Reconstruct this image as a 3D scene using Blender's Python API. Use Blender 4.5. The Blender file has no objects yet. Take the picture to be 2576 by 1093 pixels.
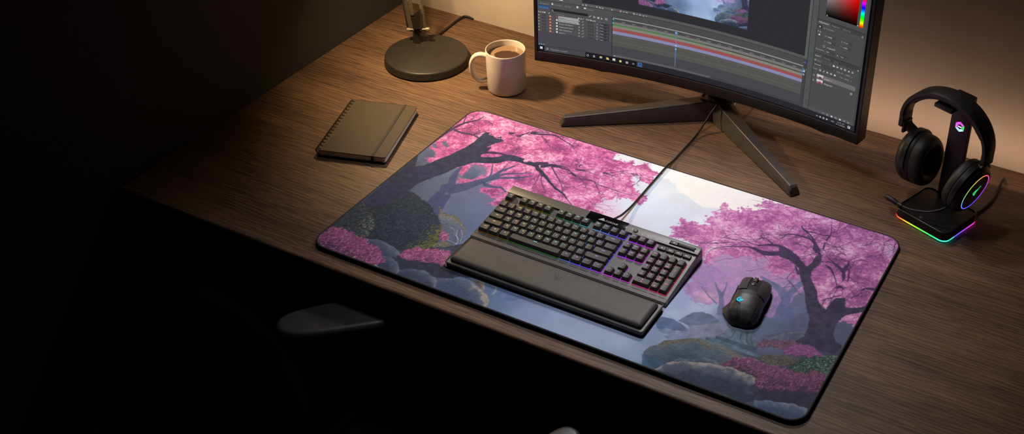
import bpy, bmesh, math, random
import numpy as np
from mathutils import Vector, Matrix, Euler

SC = bpy.context.scene
COL = SC.collection
Z0 = 0.74                     # height of the desk top above the floor
PI = math.pi
random.seed(4)
RNG = np.random.default_rng(7)


def lin1(v):
    v = v / 255.0
    return v / 12.92 if v <= 0.04045 else ((v + 0.055) / 1.055) ** 2.4


def lin(c):
    return (lin1(c[0]), lin1(c[1]), lin1(c[2]), 1.0)


# ------------------------------------------------------------------ materials
def new_mat(name):
    m = bpy.data.materials.new(name)
    m.use_nodes = True
    nt = m.node_tree
    for n in list(nt.nodes):
        nt.nodes.remove(n)
    out = nt.nodes.new('ShaderNodeOutputMaterial')
    return m, nt, out


def node(nt, kind, **kw):
    n = nt.nodes.new(kind)
    for k, v in kw.items():
        if hasattr(n, k):
            setattr(n, k, v)
    return n


def mat(name, c, rough=0.5, metal=0.0, spec=0.5, var=0.12, vscale=40.0, bump=0.0, bscale=300.0, coat=0.0, stretch=(1, 1, 1)):
    """Principled surface whose colour and roughness wander with a noise texture; optional fine bump."""
    m, nt, out = new_mat(name)
    b = node(nt, 'ShaderNodeBsdfPrincipled')
    tc = node(nt, 'ShaderNodeTexCoord')
    mp = node(nt, 'ShaderNodeMapping')
    mp.inputs['Scale'].default_value = stretch
    nt.links.new(tc.outputs['Object'], mp.inputs['Vector'])
    nz = node(nt, 'ShaderNodeTexNoise')
    nz.inputs['Scale'].default_value = vscale
    nz.inputs['Detail'].default_value = 4
    nt.links.new(mp.outputs['Vector'], nz.inputs['Vector'])
    rp = node(nt, 'ShaderNodeValToRGB')
    L = lin(c)
    rp.color_ramp.elements[0].position = 0.3
    rp.color_ramp.elements[1].position = 0.7
    rp.color_ramp.elements[0].color = tuple(x * (1 - var) for x in L[:3]) + (1,)
    rp.color_ramp.elements[1].color = tuple(min(1, x * (1 + var)) for x in L[:3]) + (1,)
    nt.links.new(nz.outputs['Fac'], rp.inputs['Fac'])
    nt.links.new(rp.outputs['Color'], b.inputs['Base Color'])
    b.inputs['Roughness'].default_value = rough
    b.inputs['Metallic'].default_value = metal
    b.inputs['Specular IOR Level'].default_value = spec
    b.inputs['Coat Weight'].default_value = coat
    if bump > 0:
        n2 = node(nt, 'ShaderNodeTexNoise')
        n2.inputs['Scale'].default_value = bscale
        n2.inputs['Detail'].default_value = 3
        nt.links.new(tc.outputs['Object'], n2.inputs['Vector'])
        bp = node(nt, 'ShaderNodeBump')
        bp.inputs['Strength'].default_value = bump
        bp.inputs['Distance'].default_value = 0.001
        nt.links.new(n2.outputs['Fac'], bp.inputs['Height'])
        nt.links.new(bp.outputs['Normal'], b.inputs['Normal'])
    nt.links.new(b.outputs['BSDF'], out.inputs['Surface'])
    return m


def emit_mat(name, c, strength):
    m, nt, out = new_mat(name)
    e = node(nt, 'ShaderNodeEmission')
    e.inputs['Color'].default_value = lin(c)
    e.inputs['Strength'].default_value = strength
    nt.links.new(e.outputs['Emission'], out.inputs['Surface'])
    return m


def attr_emit_mat(name, attr, strength):
    m, nt, out = new_mat(name)
    a = node(nt, 'ShaderNodeAttribute')
    a.attribute_name = attr
    e = node(nt, 'ShaderNodeEmission')
    e.inputs['Strength'].default_value = strength
    nt.links.new(a.outputs['Color'], e.inputs['Color'])
    nt.links.new(e.outputs['Emission'], out.inputs['Surface'])
    return m


# ------------------------------------------------------------------ mesh builder
class MB:
    """Collects faces (with a material number, a smooth flag and an optional glow colour); build() links ONE mesh object."""

    def __init__(self):
        self.v = []
        self.f = []
        self.mi = []
        self.col = []
        self.hascol = False

    def add(self, verts, faces, mi=0, M=None, col=None):
        b = len(self.v)
        if M is not None:
            verts = [M @ Vector(p) for p in verts]
        self.v.extend(tuple(p) for p in verts)
        for k, f in enumerate(faces):
            self.f.append(tuple(b + i for i in f))
            self.mi.append(mi)
            if col is None:
                self.col.append(None)
            else:
                self.hascol = True
                self.col.append(col[k] if isinstance(col, list) else col)
        return self

    def box(self, c, s, bevel=0.0, seg=2, M=None, mi=0, col=None):
        bm = bmesh.new()
        bmesh.ops.create_cube(bm, size=1.0)
        for v in bm.verts:
            v.co = Vector((c[0] + v.co.x * s[0], c[1] + v.co.y * s[1], c[2] + v.co.z * s[2]))
        if bevel > 0:
            bmesh.ops.bevel(bm, geom=bm.edges[:], offset=bevel, segments=seg, profile=0.6, affect='EDGES')
        bm.verts.index_update()
        self.add([v.co.copy() for v in bm.verts], [[v.index for v in f.verts] for f in bm.faces], mi, M, col)
        bm.free()
        return self

    def loft(self, rings, cap0=True, cap1=True, closed=True, mi=0, M=None, col=None):
        n = len(rings[0])
        V = [p for r in rings for p in r]
        F = []
        m = n if closed else n - 1
        for i in range(len(rings) - 1):
            for j in range(m):
                a, b = i * n + j, i * n + (j + 1) % n
                F.append((a, b, b + n, a + n))
        if cap0:
            F.append(tuple(range(n - 1, -1, -1)))
        if cap1:
            k = (len(rings) - 1) * n
            F.append(tuple(range(k, k + n)))
        return self.add(V, F, mi, M, col)

    def lathe(self, prof, n=48, M=None, mi=0, cap0=True, cap1=True):
        rings = [[(r * math.cos(2 * PI * k / n), r * math.sin(2 * PI * k / n), z) for k in range(n)] for r, z in prof]
        return self.loft(rings, cap0, cap1, True, mi, M)

    def rbox(self, w, d, z0, z1, r, bev=0.002, seg=6, bseg=3, M=None, mi=0, bev0=None):
        """Box with rounded plan corners and rounded top/bottom edges, centred on x=y=0."""
        b0 = bev if bev0 is None else bev0
        rings = []
        for k in range(bseg + 1):
            a = PI / 2 * k / bseg
            rings.append(rrect(w, d, r, z0 + b0 * (1 - math.sin(a)), b0 * (1 - math.cos(a)), seg))
        for k in range(bseg + 1):
            a = PI / 2 * k / bseg
            rings.append(rrect(w, d, r, z1 - bev * (1 - math.cos(a)), bev * (1 - math.sin(a)), seg))
        if b0 <= 0:
            rings = rings[bseg:]
        return self.loft(rings, True, True, True, mi, M)

    def tube(self, path, r, n=10, mi=0, M=None, caps=True, col=None, closed=False):
        P = [Vector(p) for p in path]
        R = r if isinstance(r, (list, tuple)) else [r] * len(P)
        T = []
        for i in range(len(P)):
            a = P[(i - 1) % len(P)] if closed else P[max(i - 1, 0)]
            b = P[(i + 1) % len(P)] if closed else P[min(i + 1, len(P) - 1)]
            T.append((b - a).normalized())
        up = Vector((0, 0, 1)) if abs(T[0].z) < 0.9 else Vector((1, 0, 0))
        N = T[0].cross(up).normalized()
        rings = []
        for i in range(len(P)):
            N = (N - T[i] * N.dot(T[i])).normalized()
            B = T[i].cross(N)
            rings.append([P[i] + (N * math.cos(2 * PI * k / n) + B * math.sin(2 * PI * k / n)) * R[i] for k in range(n)])
        if closed:
            rings.append(rings[0])
            caps = False
        return self.loft(rings, caps, caps, True, mi, M, col)

    def prism(self, poly, z0, z1, M=None, mi=0, col=None):
        n = len(poly)
        V = [(p[0], p[1], z0) for p in poly] + [(p[0], p[1], z1) for p in poly]
        F = [tuple(range(n - 1, -1, -1)), tuple(range(n, 2 * n))] + [(i, (i + 1) % n, n + (i + 1) % n, n + i) for i in range(n)]
        return self.add(V, F, mi, M, col)

    def build(self, name, mats, parent=None, smooth=35, bevel=0.0, M=None):
        me = bpy.data.meshes.new(name)
        me.from_pydata(self.v, [], self.f)
        mats = mats if isinstance(mats, (list, tuple)) else [mats]
        for m in mats:
            me.materials.append(m)
        me.polygons.foreach_set('material_index', self.mi)
        if self.hascol:
            at = me.color_attributes.new('glow', 'FLOAT_COLOR', 'CORNER')
            vals = []
            for p, c in zip(me.polygons, self.col):
                if c is not None and len(c) and isinstance(c[0], (tuple, list)):
                    for k in range(p.loop_total):
                        vals.extend(c[k])
                else:
                    for k in range(p.loop_total):
                        vals.extend(c if c is not None else (0, 0, 0, 1))
            at.data.foreach_set('color', vals)
        me.update()
        if smooth:
            bm = bmesh.new()
            bm.from_mesh(me)
            bmesh.ops.recalc_face_normals(bm, faces=bm.faces[:])
            bm.to_mesh(me)
            bm.free()
            me.shade_smooth()
            me.set_sharp_from_angle(angle=math.radians(smooth))
        o = bpy.data.objects.new(name, me)
        COL.objects.link(o)
        if parent is not None:
            o.parent = parent
        if M is not None:
            o.matrix_local = M
        if bevel > 0:
            bv = o.modifiers.new('edge', 'BEVEL')
            bv.width = bevel
            bv.segments = 2
            bv.limit_method = 'ANGLE'
            bv.angle_limit = math.radians(40)
        return o


def rrect(w, d, r, z, inset=0.0, seg=6):
    w, d, r = w - 2 * inset, d - 2 * inset, max(r - inset, 0.0002)
    P = []
    for cx, cy, a0 in ((w / 2 - r, d / 2 - r, 0), (-w / 2 + r, d / 2 - r, PI / 2), (-w / 2 + r, -d / 2 + r, PI), (w / 2 - r, -d / 2 + r, 1.5 * PI)):
        for k in range(seg + 1):
            a = a0 + PI / 2 * k / seg
            P.append((cx + r * math.cos(a), cy + r * math.sin(a), z))
    return P


def smooth_path(pts, k=8):
    P = [Vector(p) for p in pts]
    out = []
    for i in range(len(P) - 1):
        p0, p1, p2, p3 = P[max(i - 1, 0)], P[i], P[i + 1], P[min(i + 2, len(P) - 1)]
        for j in range(k):
            t = j / k
            out.append(0.5 * ((2 * p1) + (p2 - p0) * t + (2 * p0 - 5 * p1 + 4 * p2 - p3) * t * t + (3 * p1 - 3 * p2 + p3 - p0) * t ** 3))
    out.append(P[-1])
    return out


def tag(o, label, cat, group=None):
    o['label'] = label
    o['category'] = cat
    if group:
        o['group'] = group
    return o


def thing(name, label, cat, loc=(0, 0, 0), rot=(0, 0, 0), group=None):
    o = bpy.data.objects.new(name, None)
    COL.objects.link(o)
    o.empty_display_size = 0.02
    o.location = (loc[0], loc[1], loc[2] + Z0)
    o.rotation_euler = rot
    return tag(o, label, cat, group)


def part(o, label):
    o['label'] = label
    return o


def structure(o):
    o['kind'] = 'structure'
    return o


# ------------------------------------------------------------------ lettering
_GL = {}


def glyphs(txt):
    """Flat outline of a text at size 1: (verts, faces, width, cap height)."""
    if txt not in _GL:
        cu = bpy.data.curves.new('lettering', 'FONT')
        cu.body = txt
        cu.size = 1.0
        cu.resolution_u = 2
        cu.fill_mode = 'FRONT'
        ob = bpy.data.objects.new('lettering', cu)
        COL.objects.link(ob)
        dg = bpy.context.evaluated_depsgraph_get()
        dg.update()
        me = ob.evaluated_get(dg).to_mesh()
        V = [(v.co.x, v.co.y) for v in me.vertices]
        F = [tuple(p.vertices) for p in me.polygons]
        ob.evaluated_get(dg).to_mesh_clear()
        bpy.data.objects.remove(ob)
        bpy.data.curves.remove(cu)
        xs = [p[0] for p in V] or [0]
        _GL[txt] = (V, F, min(xs), max(xs))
    return _GL[txt]


# ------------------------------------------------------------------ camera
cam = bpy.data.cameras.new('camera')
cam.sensor_fit = 'HORIZONTAL'
cam.sensor_width = 36.0
cam.lens = 3161.23 / 2576 * 36.0
cam.shift_x = (1288 - 1748.5) / 2576
cam.shift_y = (284.69 - 546.5) / 2576
cam.clip_start = 0.02
cam.clip_end = 60
camo = bpy.data.objects.new('camera', cam)
COL.objects.link(camo)
camo.location = (1.48784, -1.51472, 1.59208 + Z0)
camo.rotation_euler = (1.01448781, -0.047892361, 0.440786166)
SC.camera = camo
SC.view_settings.view_transform = 'Standard'
SC.view_settings.look = 'None'
SC.view_settings.exposure = 0.0
SC.view_settings.gamma = 1.0
SC.view_settings.use_curve_mapping = False
ART_TEXT = """
sky 1041 1097 1065 1103 1116 1072 1142 1039 1189 1028 1257 996 1284 984 1358 1019 1436 994 1547 1055 1628 1149 1424 1237 929 1209 965 1139
farwater 779 80 779 119 823 117 942 118 891 78 871 43 831 27
hazeblue 7 572 46 648 7 721 -6 802 74 775 75 688 194 723 200 688 171 618 131 528 129 468
pinkL 0 1105 16 1153 105 1182 262 1161 454 1172 786 1192 774 1171 764 1117 804 1123 837 1124 863 1147 888 1118 907 1146 933 1160 957 1122 1013 1124 1002 1089 1007 1033 975 1032 941 1063 916 1065 918 1033 897 1030 942 997 966 961 1000 940 1024 946 1051 921 1040 871 1008 889 970 891 948 872 914 884 923 842 885 844 857 853 887 814 880 786 855 781 889 745 937 741 870 730 884 689 795 530 638 505 531 579 484 570 491 607 491 647 500 674 467 678 448 667 404 680 409 713 423 747 391 733 361 724 352 765 334 794 261 800 245 783 242 829 243 869 147 832 117 755 91 712 65 706 53 726 80 754 70 788 4 808 1 852 11 933 9 992
pinkL2 207 731 226 757 245 783 272 736 259 721 267 702 263 688 240 710
pinkL2 281 597 269 620 289 631 270 666 300 675 306 686 330 684 334 724 358 730 369 706 347 671 325 636 306 599
pinkL2 384 628 401 656 429 668 454 678 487 682 465 647 487 627 472 615 446 629 421 627
gapblue 31 864 47 882 80 851 73 831
gapblue 2 828 22 843 43 814 21 810
gapblue 264 701 267 764 315 760 328 721 321 683 295 676 267 683
tree2b 353 426 347 439 339 456 334 471 334 485 337 502 342 519 350 537 360 555 363 562 337 582 331 566 353 531 360 543 368 562 376 581 383 598 390 616 395 629 383 641 375 631 364 617 353 603 343 586 334 568 331 562 359 542 365 558 343 594 333 583 322 565 312 545 305 528 300 509 298 488 301 463 308 442 312 428
tree2 356 394 349 409 339 428 331 446 324 470 316 503 306 538 272 581 258 586 282 533 284 537 297 546 310 558 320 570 329 584 338 598 346 613 352 627 358 641 365 655 372 669 379 683 386 695 393 708 398 724 400 745 400 767 401 786 404 801 409 813 414 825 420 838 425 851 428 859 425 863 420 855 414 844 407 833 400 823 393 812 386 798 382 780 378 761 374 744 368 733 361 722 353 710 345 698 336 686 327 674 319 661 310 649 301 639 290 630 278 622 266 614 252 607 237 598 224 585 254 524 256 523 239 544 239 531 241 501 246 467 256 435 265 409 271 393
tree2 301 543 297 556 292 577 284 599 274 621 264 639 256 654 250 668 245 684 240 700 236 715 232 728 230 737 217 743 218 734 218 722 219 708 219 694 220 678 223 659 230 638 238 620 243 605 247 589 251 571 253 558
tree2 385 717 381 731 375 750 367 771 356 792 343 811 334 825 330 823 338 809 349 789 358 771 364 752 368 734 371 720
tree2 400 743 407 755 417 771 429 786 444 798 461 808 476 818 489 827 500 835 507 840 505 844 497 839 485 832 472 825 456 816 439 806 423 796 408 782 396 767 388 757
tree2 393 712 399 719 406 729 415 739 425 746 436 752 450 761 467 772 486 784 503 797 516 810 527 824 534 833 531 837 523 829 511 818 496 807 479 796 459 784 441 774 427 766 416 760 405 753 395 743 386 734 380 727
tree2 384 666 397 667 417 669 435 671 447 677 457 683 465 685 476 682 488 675 497 670 497 676 488 682 475 691 461 697 449 696 438 692 426 689 408 688 388 689 374 689
tree2 399 788 397 800 394 817 392 832 391 844 391 854 390 863 388 872 386 880 385 885 384 885 385 880 386 873 388 864 388 856 388 846 388 834 389 819 391 803 392 791
tree2 401 796 405 809 410 827 415 844 422 861 429 876 433 887 431 889 426 879 419 864 412 848 405 831 400 814 396 801
tree2 462 770 477 774 499 780 518 787 532 796 543 806 550 814 549 815 542 808 530 798 516 790 497 783 475 778 459 774
tree2 434 796 446 801 463 809 479 817 494 829 508 841 517 849 516 852 506 844 491 833 476 823 459 815 442 807 430 802
trunkL 4 576 21 615 45 646 74 670 89 702 99 733 125 795 148 865 158 920 161 972 159 1032 156 1062 174 1046 203 1020 223 1015 235 1039 256 1017 275 1007 259 981 255 950 257 918 255 893 247 864 253 851 268 852 296 859 317 827 279 808 251 794 234 765 214 734 191 675 167 623 144 573 131 528 135 478 132 440 129 489 123 419 130 383 115 345 101 299 52 300 14 315 10 379 7 481
trunkL 5 586 2 654 6 722 23 690 48 642 30 616
trunkL 276 804 286 809 301 816 315 823 326 829 338 836 349 845 358 857 366 870 372 879 379 884 387 887 397 890 408 892 420 894 433 895 445 895 458 895 470 895 481 896 491 898 498 898 505 895 513 889 524 882 539 873 555 863 571 854 584 846 597 838 611 830 626 820 642 809 659 799 676 792 693 787 708 781 724 772 739 762 753 753 767 743 780 733 789 726 789 728 781 736 768 747 754 758 740 769 724 781 708 791 691 799 674 806 658 813 643 823 627 834 612 845 598 855 585 865 571 875 556 885 539 895 525 904 514 912 504 919 492 925 479 926 468 926 458 925 446 927 433 929 420 930 405 931 391 931 377 931 365 928 354 925 343 918 334 906 326 894 318 884 309 877 299 871 288 865 274 858 260 850 250 845
twigL 499 898 503 904 510 913 518 921 528 928 539 936 547 941 537 958 528 953 516 947 505 941 495 935 486 929 480 925
twigL 530 902 536 907 545 914 552 921 557 928 561 933 566 938 575 942 586 946 597 950 608 953 618 957 626 959 623 964 615 964 603 963 591 962 579 960 567 957 557 953 549 949 544 944 539 939 532 932 524 923 519 918
twigL 566 936 578 938 594 942 610 944 626 945 642 945 653 945 651 949 640 950 623 952 607 952 590 950 573 947 562 945
twigL 648 939 660 941 659 945 645 950
twigL 667 926 672 925 680 924 688 922 695 921 702 920 706 920 706 923 701 927 693 931 685 935 677 938 669 940 663 941
twigL 722 912 738 916 759 921 779 923 794 921 808 916 823 912 841 911 861 911 880 912 899 911 918 911 936 911 955 912 973 913 986 914 985 915 973 915 954 914 935 914 917 914 898 914 879 915 860 915 840 915 822 916 807 921 793 926 777 929 757 927 735 921 720 917
twigL 565 934 579 922 598 904 617 888 633 874 648 861 663 848 677 833 690 817 704 799 717 775 730 750 739 732 741 732 732 750 719 776 706 801 693 819 679 836 664 852 650 866 634 880 619 893 600 910 581 928 567 941
twigL 559 858 566 847 576 831 587 815 600 800 614 785 626 772 637 761 645 752 651 746 652 747 646 753 637 762 627 773 615 787 601 802 589 817 579 833 571 849 565 861
twigL 549 862 556 842 564 815 571 791 575 773 578 757 580 747 581 747 580 757 577 772 574 791 567 815 559 842 553 861
twigL 790 1000 798 1004 810 1011 822 1019 833 1029 843 1039 853 1050 863 1059 872 1067 879 1073 878 1075 871 1069 861 1061 851 1053 841 1043 831 1032 820 1023 808 1016 795 1010 787 1006
twigL 794 999 800 1001 810 1003 820 1005 833 1005 847 1006 857 1006 856 1008 846 1009 832 1009 818 1010 807 1010 797 1010 790 1010
twigL 900 1059 908 1061 919 1064 930 1064 942 1057 953 1048 961 1040 962 1041 953 1049 942 1059 930 1066 918 1067 907 1064 899 1062
twigL 787 926 798 915 814 899 829 884 844 871 858 858 867 850 868 851 858 860 844 873 830 887 815 902 799 918 788 929
twigL 665 858 715 821 715 823 665 860
twigL 670 966 677 967 686 968 696 970 706 974 716 979 723 983 722 985 714 984 702 982 692 980 682 977 673 974 667 972
twigL 677 992 677 1015 674 1017 667 1001
twigL 247 865 252 871 260 880 269 887 277 892 287 896 296 900 307 903 317 906 328 908 338 908 348 908 355 907 349 922 342 922 332 921 322 920 311 919 299 917 288 914 278 911 268 906 259 900 251 891 244 881 239 874
twigL 2 772 3 791 6 817 8 844 10 870 11 897 13 921 15 942 18 960 21 979 25 999 30 1019 37 1038 47 1056 59 1072 70 1089 76 1109 80 1128 83 1142 79 1145 76 1132 70 1114 63 1096 52 1081 38 1066 27 1049 18 1030 12 1010 7 990 4 971 3 951 2 929 2 903 3 875 3 848 2 820 0 793 -1 775
twigL 32 1045 29 1053 24 1063 19 1074 15 1084 10 1095 7 1102 2 1103 5 1095 9 1085 13 1074 17 1064 21 1053 24 1046
twigL 25 967 38 966 56 965 74 965 90 969 104 974 119 977 135 975 152 972 163 969 161 978 149 981 132 985 114 987 99 984 84 980 68 977 51 977 32 979 19 980
twigL 51 1087 49 1093 46 1101 42 1110 37 1118 31 1125 26 1129 25 1127 29 1122 35 1116 39 1109 42 1102 44 1094 45 1088
twigL 126 983 131 992 139 1004 147 1016 153 1025 159 1034 163 1041 161 1043 157 1037 151 1028 144 1019 136 1008 127 996 121 988
twigL 77 1098 86 1103 98 1109 111 1112 124 1110 136 1105 148 1099 157 1089 165 1078 170 1070 173 1072 168 1080 159 1092 148 1103 136 1110 122 1114 109 1116 96 1113 84 1106 75 1101
twigL 27 973 33 980 42 990 51 1001 62 1012 73 1023 83 1032 93 1036 103 1038 109 1039 108 1041 102 1040 92 1038 81 1034 71 1026 59 1014 49 1004 39 993 30 984 24 977
twigL 97 1063 146 997 147 998 99 1064
twigL 347 1114 357 1118 372 1125 389 1132 409 1141 430 1150 450 1156 466 1155 481 1150 496 1145 513 1141 529 1136 545 1131 559 1126 572 1122 582 1119 581 1122 572 1125 558 1131 544 1136 528 1141 511 1147 495 1152 479 1158 463 1164 446 1166 425 1161 403 1151 383 1143 365 1137 349 1133 338 1130
twigL 347 1127 355 1132 368 1140 380 1148 392 1156 404 1164 412 1170 410 1173 401 1168 389 1161 376 1155 363 1149 349 1143 339 1139
twigL 402 1126 414 1118 430 1107 445 1096 460 1085 474 1073 484 1065 485 1066 475 1075 460 1087 446 1099 430 1111 414 1122 402 1130
twigL 263 1065 268 1067 274 1070 279 1073 281 1077 282 1081 282 1084 279 1089 276 1089 272 1090 268 1089 264 1086 258 1083 254 1080
twigL 303 1067 309 1073 317 1082 324 1091 330 1103 335 1116 339 1125 334 1130 330 1122 324 1110 317 1100 310 1090 303 1080 298 1074
twigL 450 1157 497 1171 496 1173 448 1161
twigL 547 1136 557 1127 572 1114 585 1104 595 1098 603 1093 608 1090 608 1092 603 1095 595 1099 585 1106 573 1116 558 1129 547 1138
twigL 311 1067 322 1080 319 1085 305 1076
twigL 254 1025 258 1031 262 1038 265 1042 268 1040 273 1034 278 1028 280 1031 276 1036 270 1045 262 1051 255 1047 250 1040 246 1035
twigL 271 990 283 994 300 998 316 999 333 995 349 987 362 977 371 964 377 950 381 940 383 940 379 950 372 965 363 978 349 988 332 997 315 1002 298 1001 281 996 270 993
pinkL2 436 922 439 944 459 955 470 941 457 929 457 918 446 916
pinkL2 157 1071 173 1098 215 1070 256 1050 281 1048 269 1016 241 1033 225 1012 200 1027 169 1039
pinkL2 239 932 243 955 257 976 264 972 252 948
darkmass 14 315 52 300 85 320 107 355 117 447 331 403 430 289 467 210 355 124 323 131 268 142 173 119 40 132
mossrock 107 279 106 332 128 379 125 435 126 467 139 483 176 472 217 455 253 452 298 423 342 394 386 359 411 322 434 262 447 213 421 184 357 146 319 135 239 155 193 172 143 225
rockR 338 407 358 418 393 423 425 417 460 393 488 379 510 347 531 301 515 271 513 242 454 227 427 287 407 334
mossline 313 446 320 437 331 423 345 412 359 410 371 412 383 414 395 414 407 413 417 410 426 406 435 401 446 394 461 387 478 379 491 371 498 363 502 352 505 345 507 345 505 352 501 363 493 375 479 386 461 396 446 405 435 412 426 418 415 423 403 425 390 425 378 425 365 424 353 423 343 424 334 430 323 441 316 449
streak 467 353 471 344 478 331 485 319 496 308 506 300 513 292 515 284 513 274 512 268 515 266 517 272 518 282 516 293 508 302 497 312 488 321 481 332 474 344 470 353
streak 481 360 488 352 497 342 506 330 513 317 519 301 524 291 526 291 522 301 515 317 508 331 499 343 489 354 483 361
streak 431 353 436 353 444 353 451 350 461 340 472 326 479 316 481 317 473 327 462 341 452 352 443 356 435 356 430 356
streak 465 277 472 278 482 278 492 278 504 275 517 271 526 269 525 271 516 274 503 278 491 281 480 282 470 281 464 280
kbushs 412 315 432 312 464 293 471 275 460 259 438 264
tanmoss 442 238 455 266 492 266 512 256 511 238 473 227 447 206
rockdark 447 192 463 222 496 240 524 272 545 295 553 229 537 200 464 187
bush1 14 315 43 312 88 291 128 253 163 207 178 150 165 130 115 115 59 120 3 136 1 198 5 261
rock 185 129 219 144 263 148 307 139 358 115 365 95 339 78 301 67 258 81 206 101
rock 330 12 308 71 338 79 387 63 423 29 425 -6 359 -16
rock 429 -4 421 35 445 58 503 70 549 68 582 50 600 14 543 -17 475 -15
rocklight 298 -6 320 13 366 -9 340 -13
rockbig 601 9 596 32 597 59 625 89 683 100 747 89 800 67 825 43 838 -3 774 -4 690 -6 624 -4
rocksmall 693 111 728 124 755 119 775 85 750 91
ringstone 783 125 788 125 794 124 799 121 804 115 809 105 813 95 815 84 815 72 815 63 817 62 818 70 820 82 819 94 815 106 808 118 801 126 793 130 786 130 781 129
darkbush 355 100 363 139 535 178 578 141 653 135 692 129 577 60 501 72 443 60 423 32
kbush 359 106 361 141 382 163 399 183 421 184 462 204 507 218 542 206 555 155 552 126 500 125 447 116 412 90
kbush 9 111 16 126 48 140 65 127 99 135 131 124 183 131 204 107 250 104 280 90 319 59 335 35 320 13 297 7 261 -6 220 -12 167 -10 104 -7 24 -12 8 21 6 73
farpink 1455 457 1452 516 1436 601 1454 690 1503 749 1561 752 1641 799 1786 820 1848 732 1868 681 1847 600 1845 480 1727 436 1621 448 1515 400
farpink2 1488 457 1522 495 1578 485 1610 472 1585 443 1519 418
fartree 1889 469 1882 485 1872 507 1863 528 1858 549 1852 579 1838 612 1816 636 1792 651 1770 662 1749 668 1730 671 1713 673 1700 676 1689 679 1682 681 1682 673 1689 667 1700 660 1714 652 1731 645 1750 638 1767 629 1785 614 1802 598 1810 584 1812 573 1813 552 1815 524 1818 496 1821 471 1822 454
fartree 1843 583 1843 607 1844 640 1846 669 1849 690 1853 710 1857 724 1843 738 1837 727 1828 709 1820 685 1816 654 1813 620 1812 596
fartree 1874 500 1879 510 1886 524 1894 539 1903 555 1912 571 1919 582 1907 600 1899 591 1887 579 1875 566 1865 555 1855 544 1848 536
fartree 1656 395 1648 409 1637 430 1626 450 1618 467 1609 484 1599 500 1587 513 1575 523 1565 532 1555 542 1546 552 1540 559 1538 555 1544 547 1552 536 1560 524 1570 511 1580 499 1588 487 1594 474 1601 458 1607 441 1614 420 1620 398 1624 382
fartree 1605 484 1603 500 1599 523 1595 544 1591 559 1587 572 1584 581 1580 580 1582 571 1585 559 1588 544 1590 525 1591 503 1591 487
fartree 1599 446 1584 455 1563 467 1544 479 1528 490 1514 500 1504 507 1503 505 1513 497 1527 486 1543 474 1562 460 1583 445 1598 435
fartree 1711 663 1708 654 1703 642 1700 628 1700 612 1700 595 1701 584 1703 583 1704 594 1705 609 1706 623 1711 635 1716 646 1720 653
fartree 1795 640 1798 656 1802 678 1803 699 1801 715 1797 729 1794 738 1792 737 1795 728 1798 715 1800 700 1797 681 1793 660 1789 645
farhill 1510 281 1523 317 1540 353 1570 371 1607 374 1650 354 1637 326 1561 276
farhill2 1439 231 1444 274 1493 283 1534 270 1566 253 1566 242 1528 227 1464 204
farrock 1463 198 1491 225 1520 228 1538 218 1523 199 1489 192
farrock 1537 220 1555 241 1583 239 1578 225 1554 213
farrock 1556 271 1578 290 1606 295 1611 283 1576 261
farrock 1573 251 1611 283 1635 279 1629 253 1590 232
farground 1560 256 1616 321 1675 358 1708 335 1683 282 1647 246 1596 218 1578 225
farrock 1498 180 1530 208 1579 223 1596 218 1570 196 1521 172
hillR 1816 311 1839 365 1888 414 1959 454 1996 428 1940 374 1853 331
hillR2 1898 468 1893 517 1923 559 1946 560 1974 473 1959 454 1915 449
tanline 1811 335 1817 351 1826 374 1836 394 1850 409 1866 421 1881 429 1895 433 1907 434 1916 434 1916 435 1907 436 1895 435 1881 431 1866 423 1849 411 1835 396 1824 376 1815 352 1810 336
tanline 1860 347 1867 362 1878 383 1892 403 1915 421 1941 439 1960 451 1959 454 1940 441 1913 424 1891 405 1876 385 1866 364 1859 349
tanline 1582 280 1591 289 1605 302 1619 315 1635 327 1653 338 1665 346 1664 348 1652 340 1634 329 1618 317 1603 305 1590 292 1581 283
pinkR 1253 733 1267 766 1230 794 1263 812 1244 869 1276 848 1296 875 1318 853 1355 885 1384 908 1343 902 1337 943 1364 943 1343 984 1374 979 1353 1045 1360 1061 1388 1026 1416 1033 1452 1022 1428 1067 1452 1053 1468 1077 1489 1058 1519 1090 1542 1115 1478 1110 1503 1129 1494 1151 1513 1169 1555 1165 1583 1172 1709 1177 1889 1177 2052 1191 2119 1197 2147 1091 2133 938 2120 840 2122 704 2050 653 2044 667 2046 707 2011 703 1979 682 1991 618 1946 643 1918 688 1865 781 1824 809 1772 818 1796 725 1820 743 1779 765 1740 709 1691 734 1681 783 1642 797 1617 757 1590 782 1544 732 1503 749 1467 697 1474 646 1443 660 1371 740 1323 750 1300 744
pinkR2 2051 574 2065 611 2110 653 2120 665 2123 615 2114 574 2088 587
wisp 1445 659 1442 675 1439 698 1438 718 1440 732 1443 744 1450 755 1460 766 1473 776 1487 786 1504 796 1522 805 1535 812 1532 818 1519 811 1501 801 1484 791 1470 781 1457 771 1447 759 1440 748 1436 735 1434 720 1435 699 1438 676 1440 660
trunkR 1672 903 1701 890 1721 887 1742 873 1767 860 1800 843 1826 824 1835 859 1832 903 1852 927 1864 888 1866 857 1856 826 1856 795 1864 768 1884 736 1915 698 1933 660 1948 639 1966 618 1985 615 1988 666 1995 694 2030 710 2044 667 2056 658 2091 681 2120 709 2118 671 2091 642 2064 615 2050 576 2050 532 2059 491 2079 459 2110 448 2118 394 2074 387 2042 377 2011 388 1977 383 1939 377 1965 426 1962 474 1948 532 1917 581 1898 617 1877 666 1859 698 1837 728 1818 762 1801 796 1772 818 1741 827 1703 828
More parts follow.
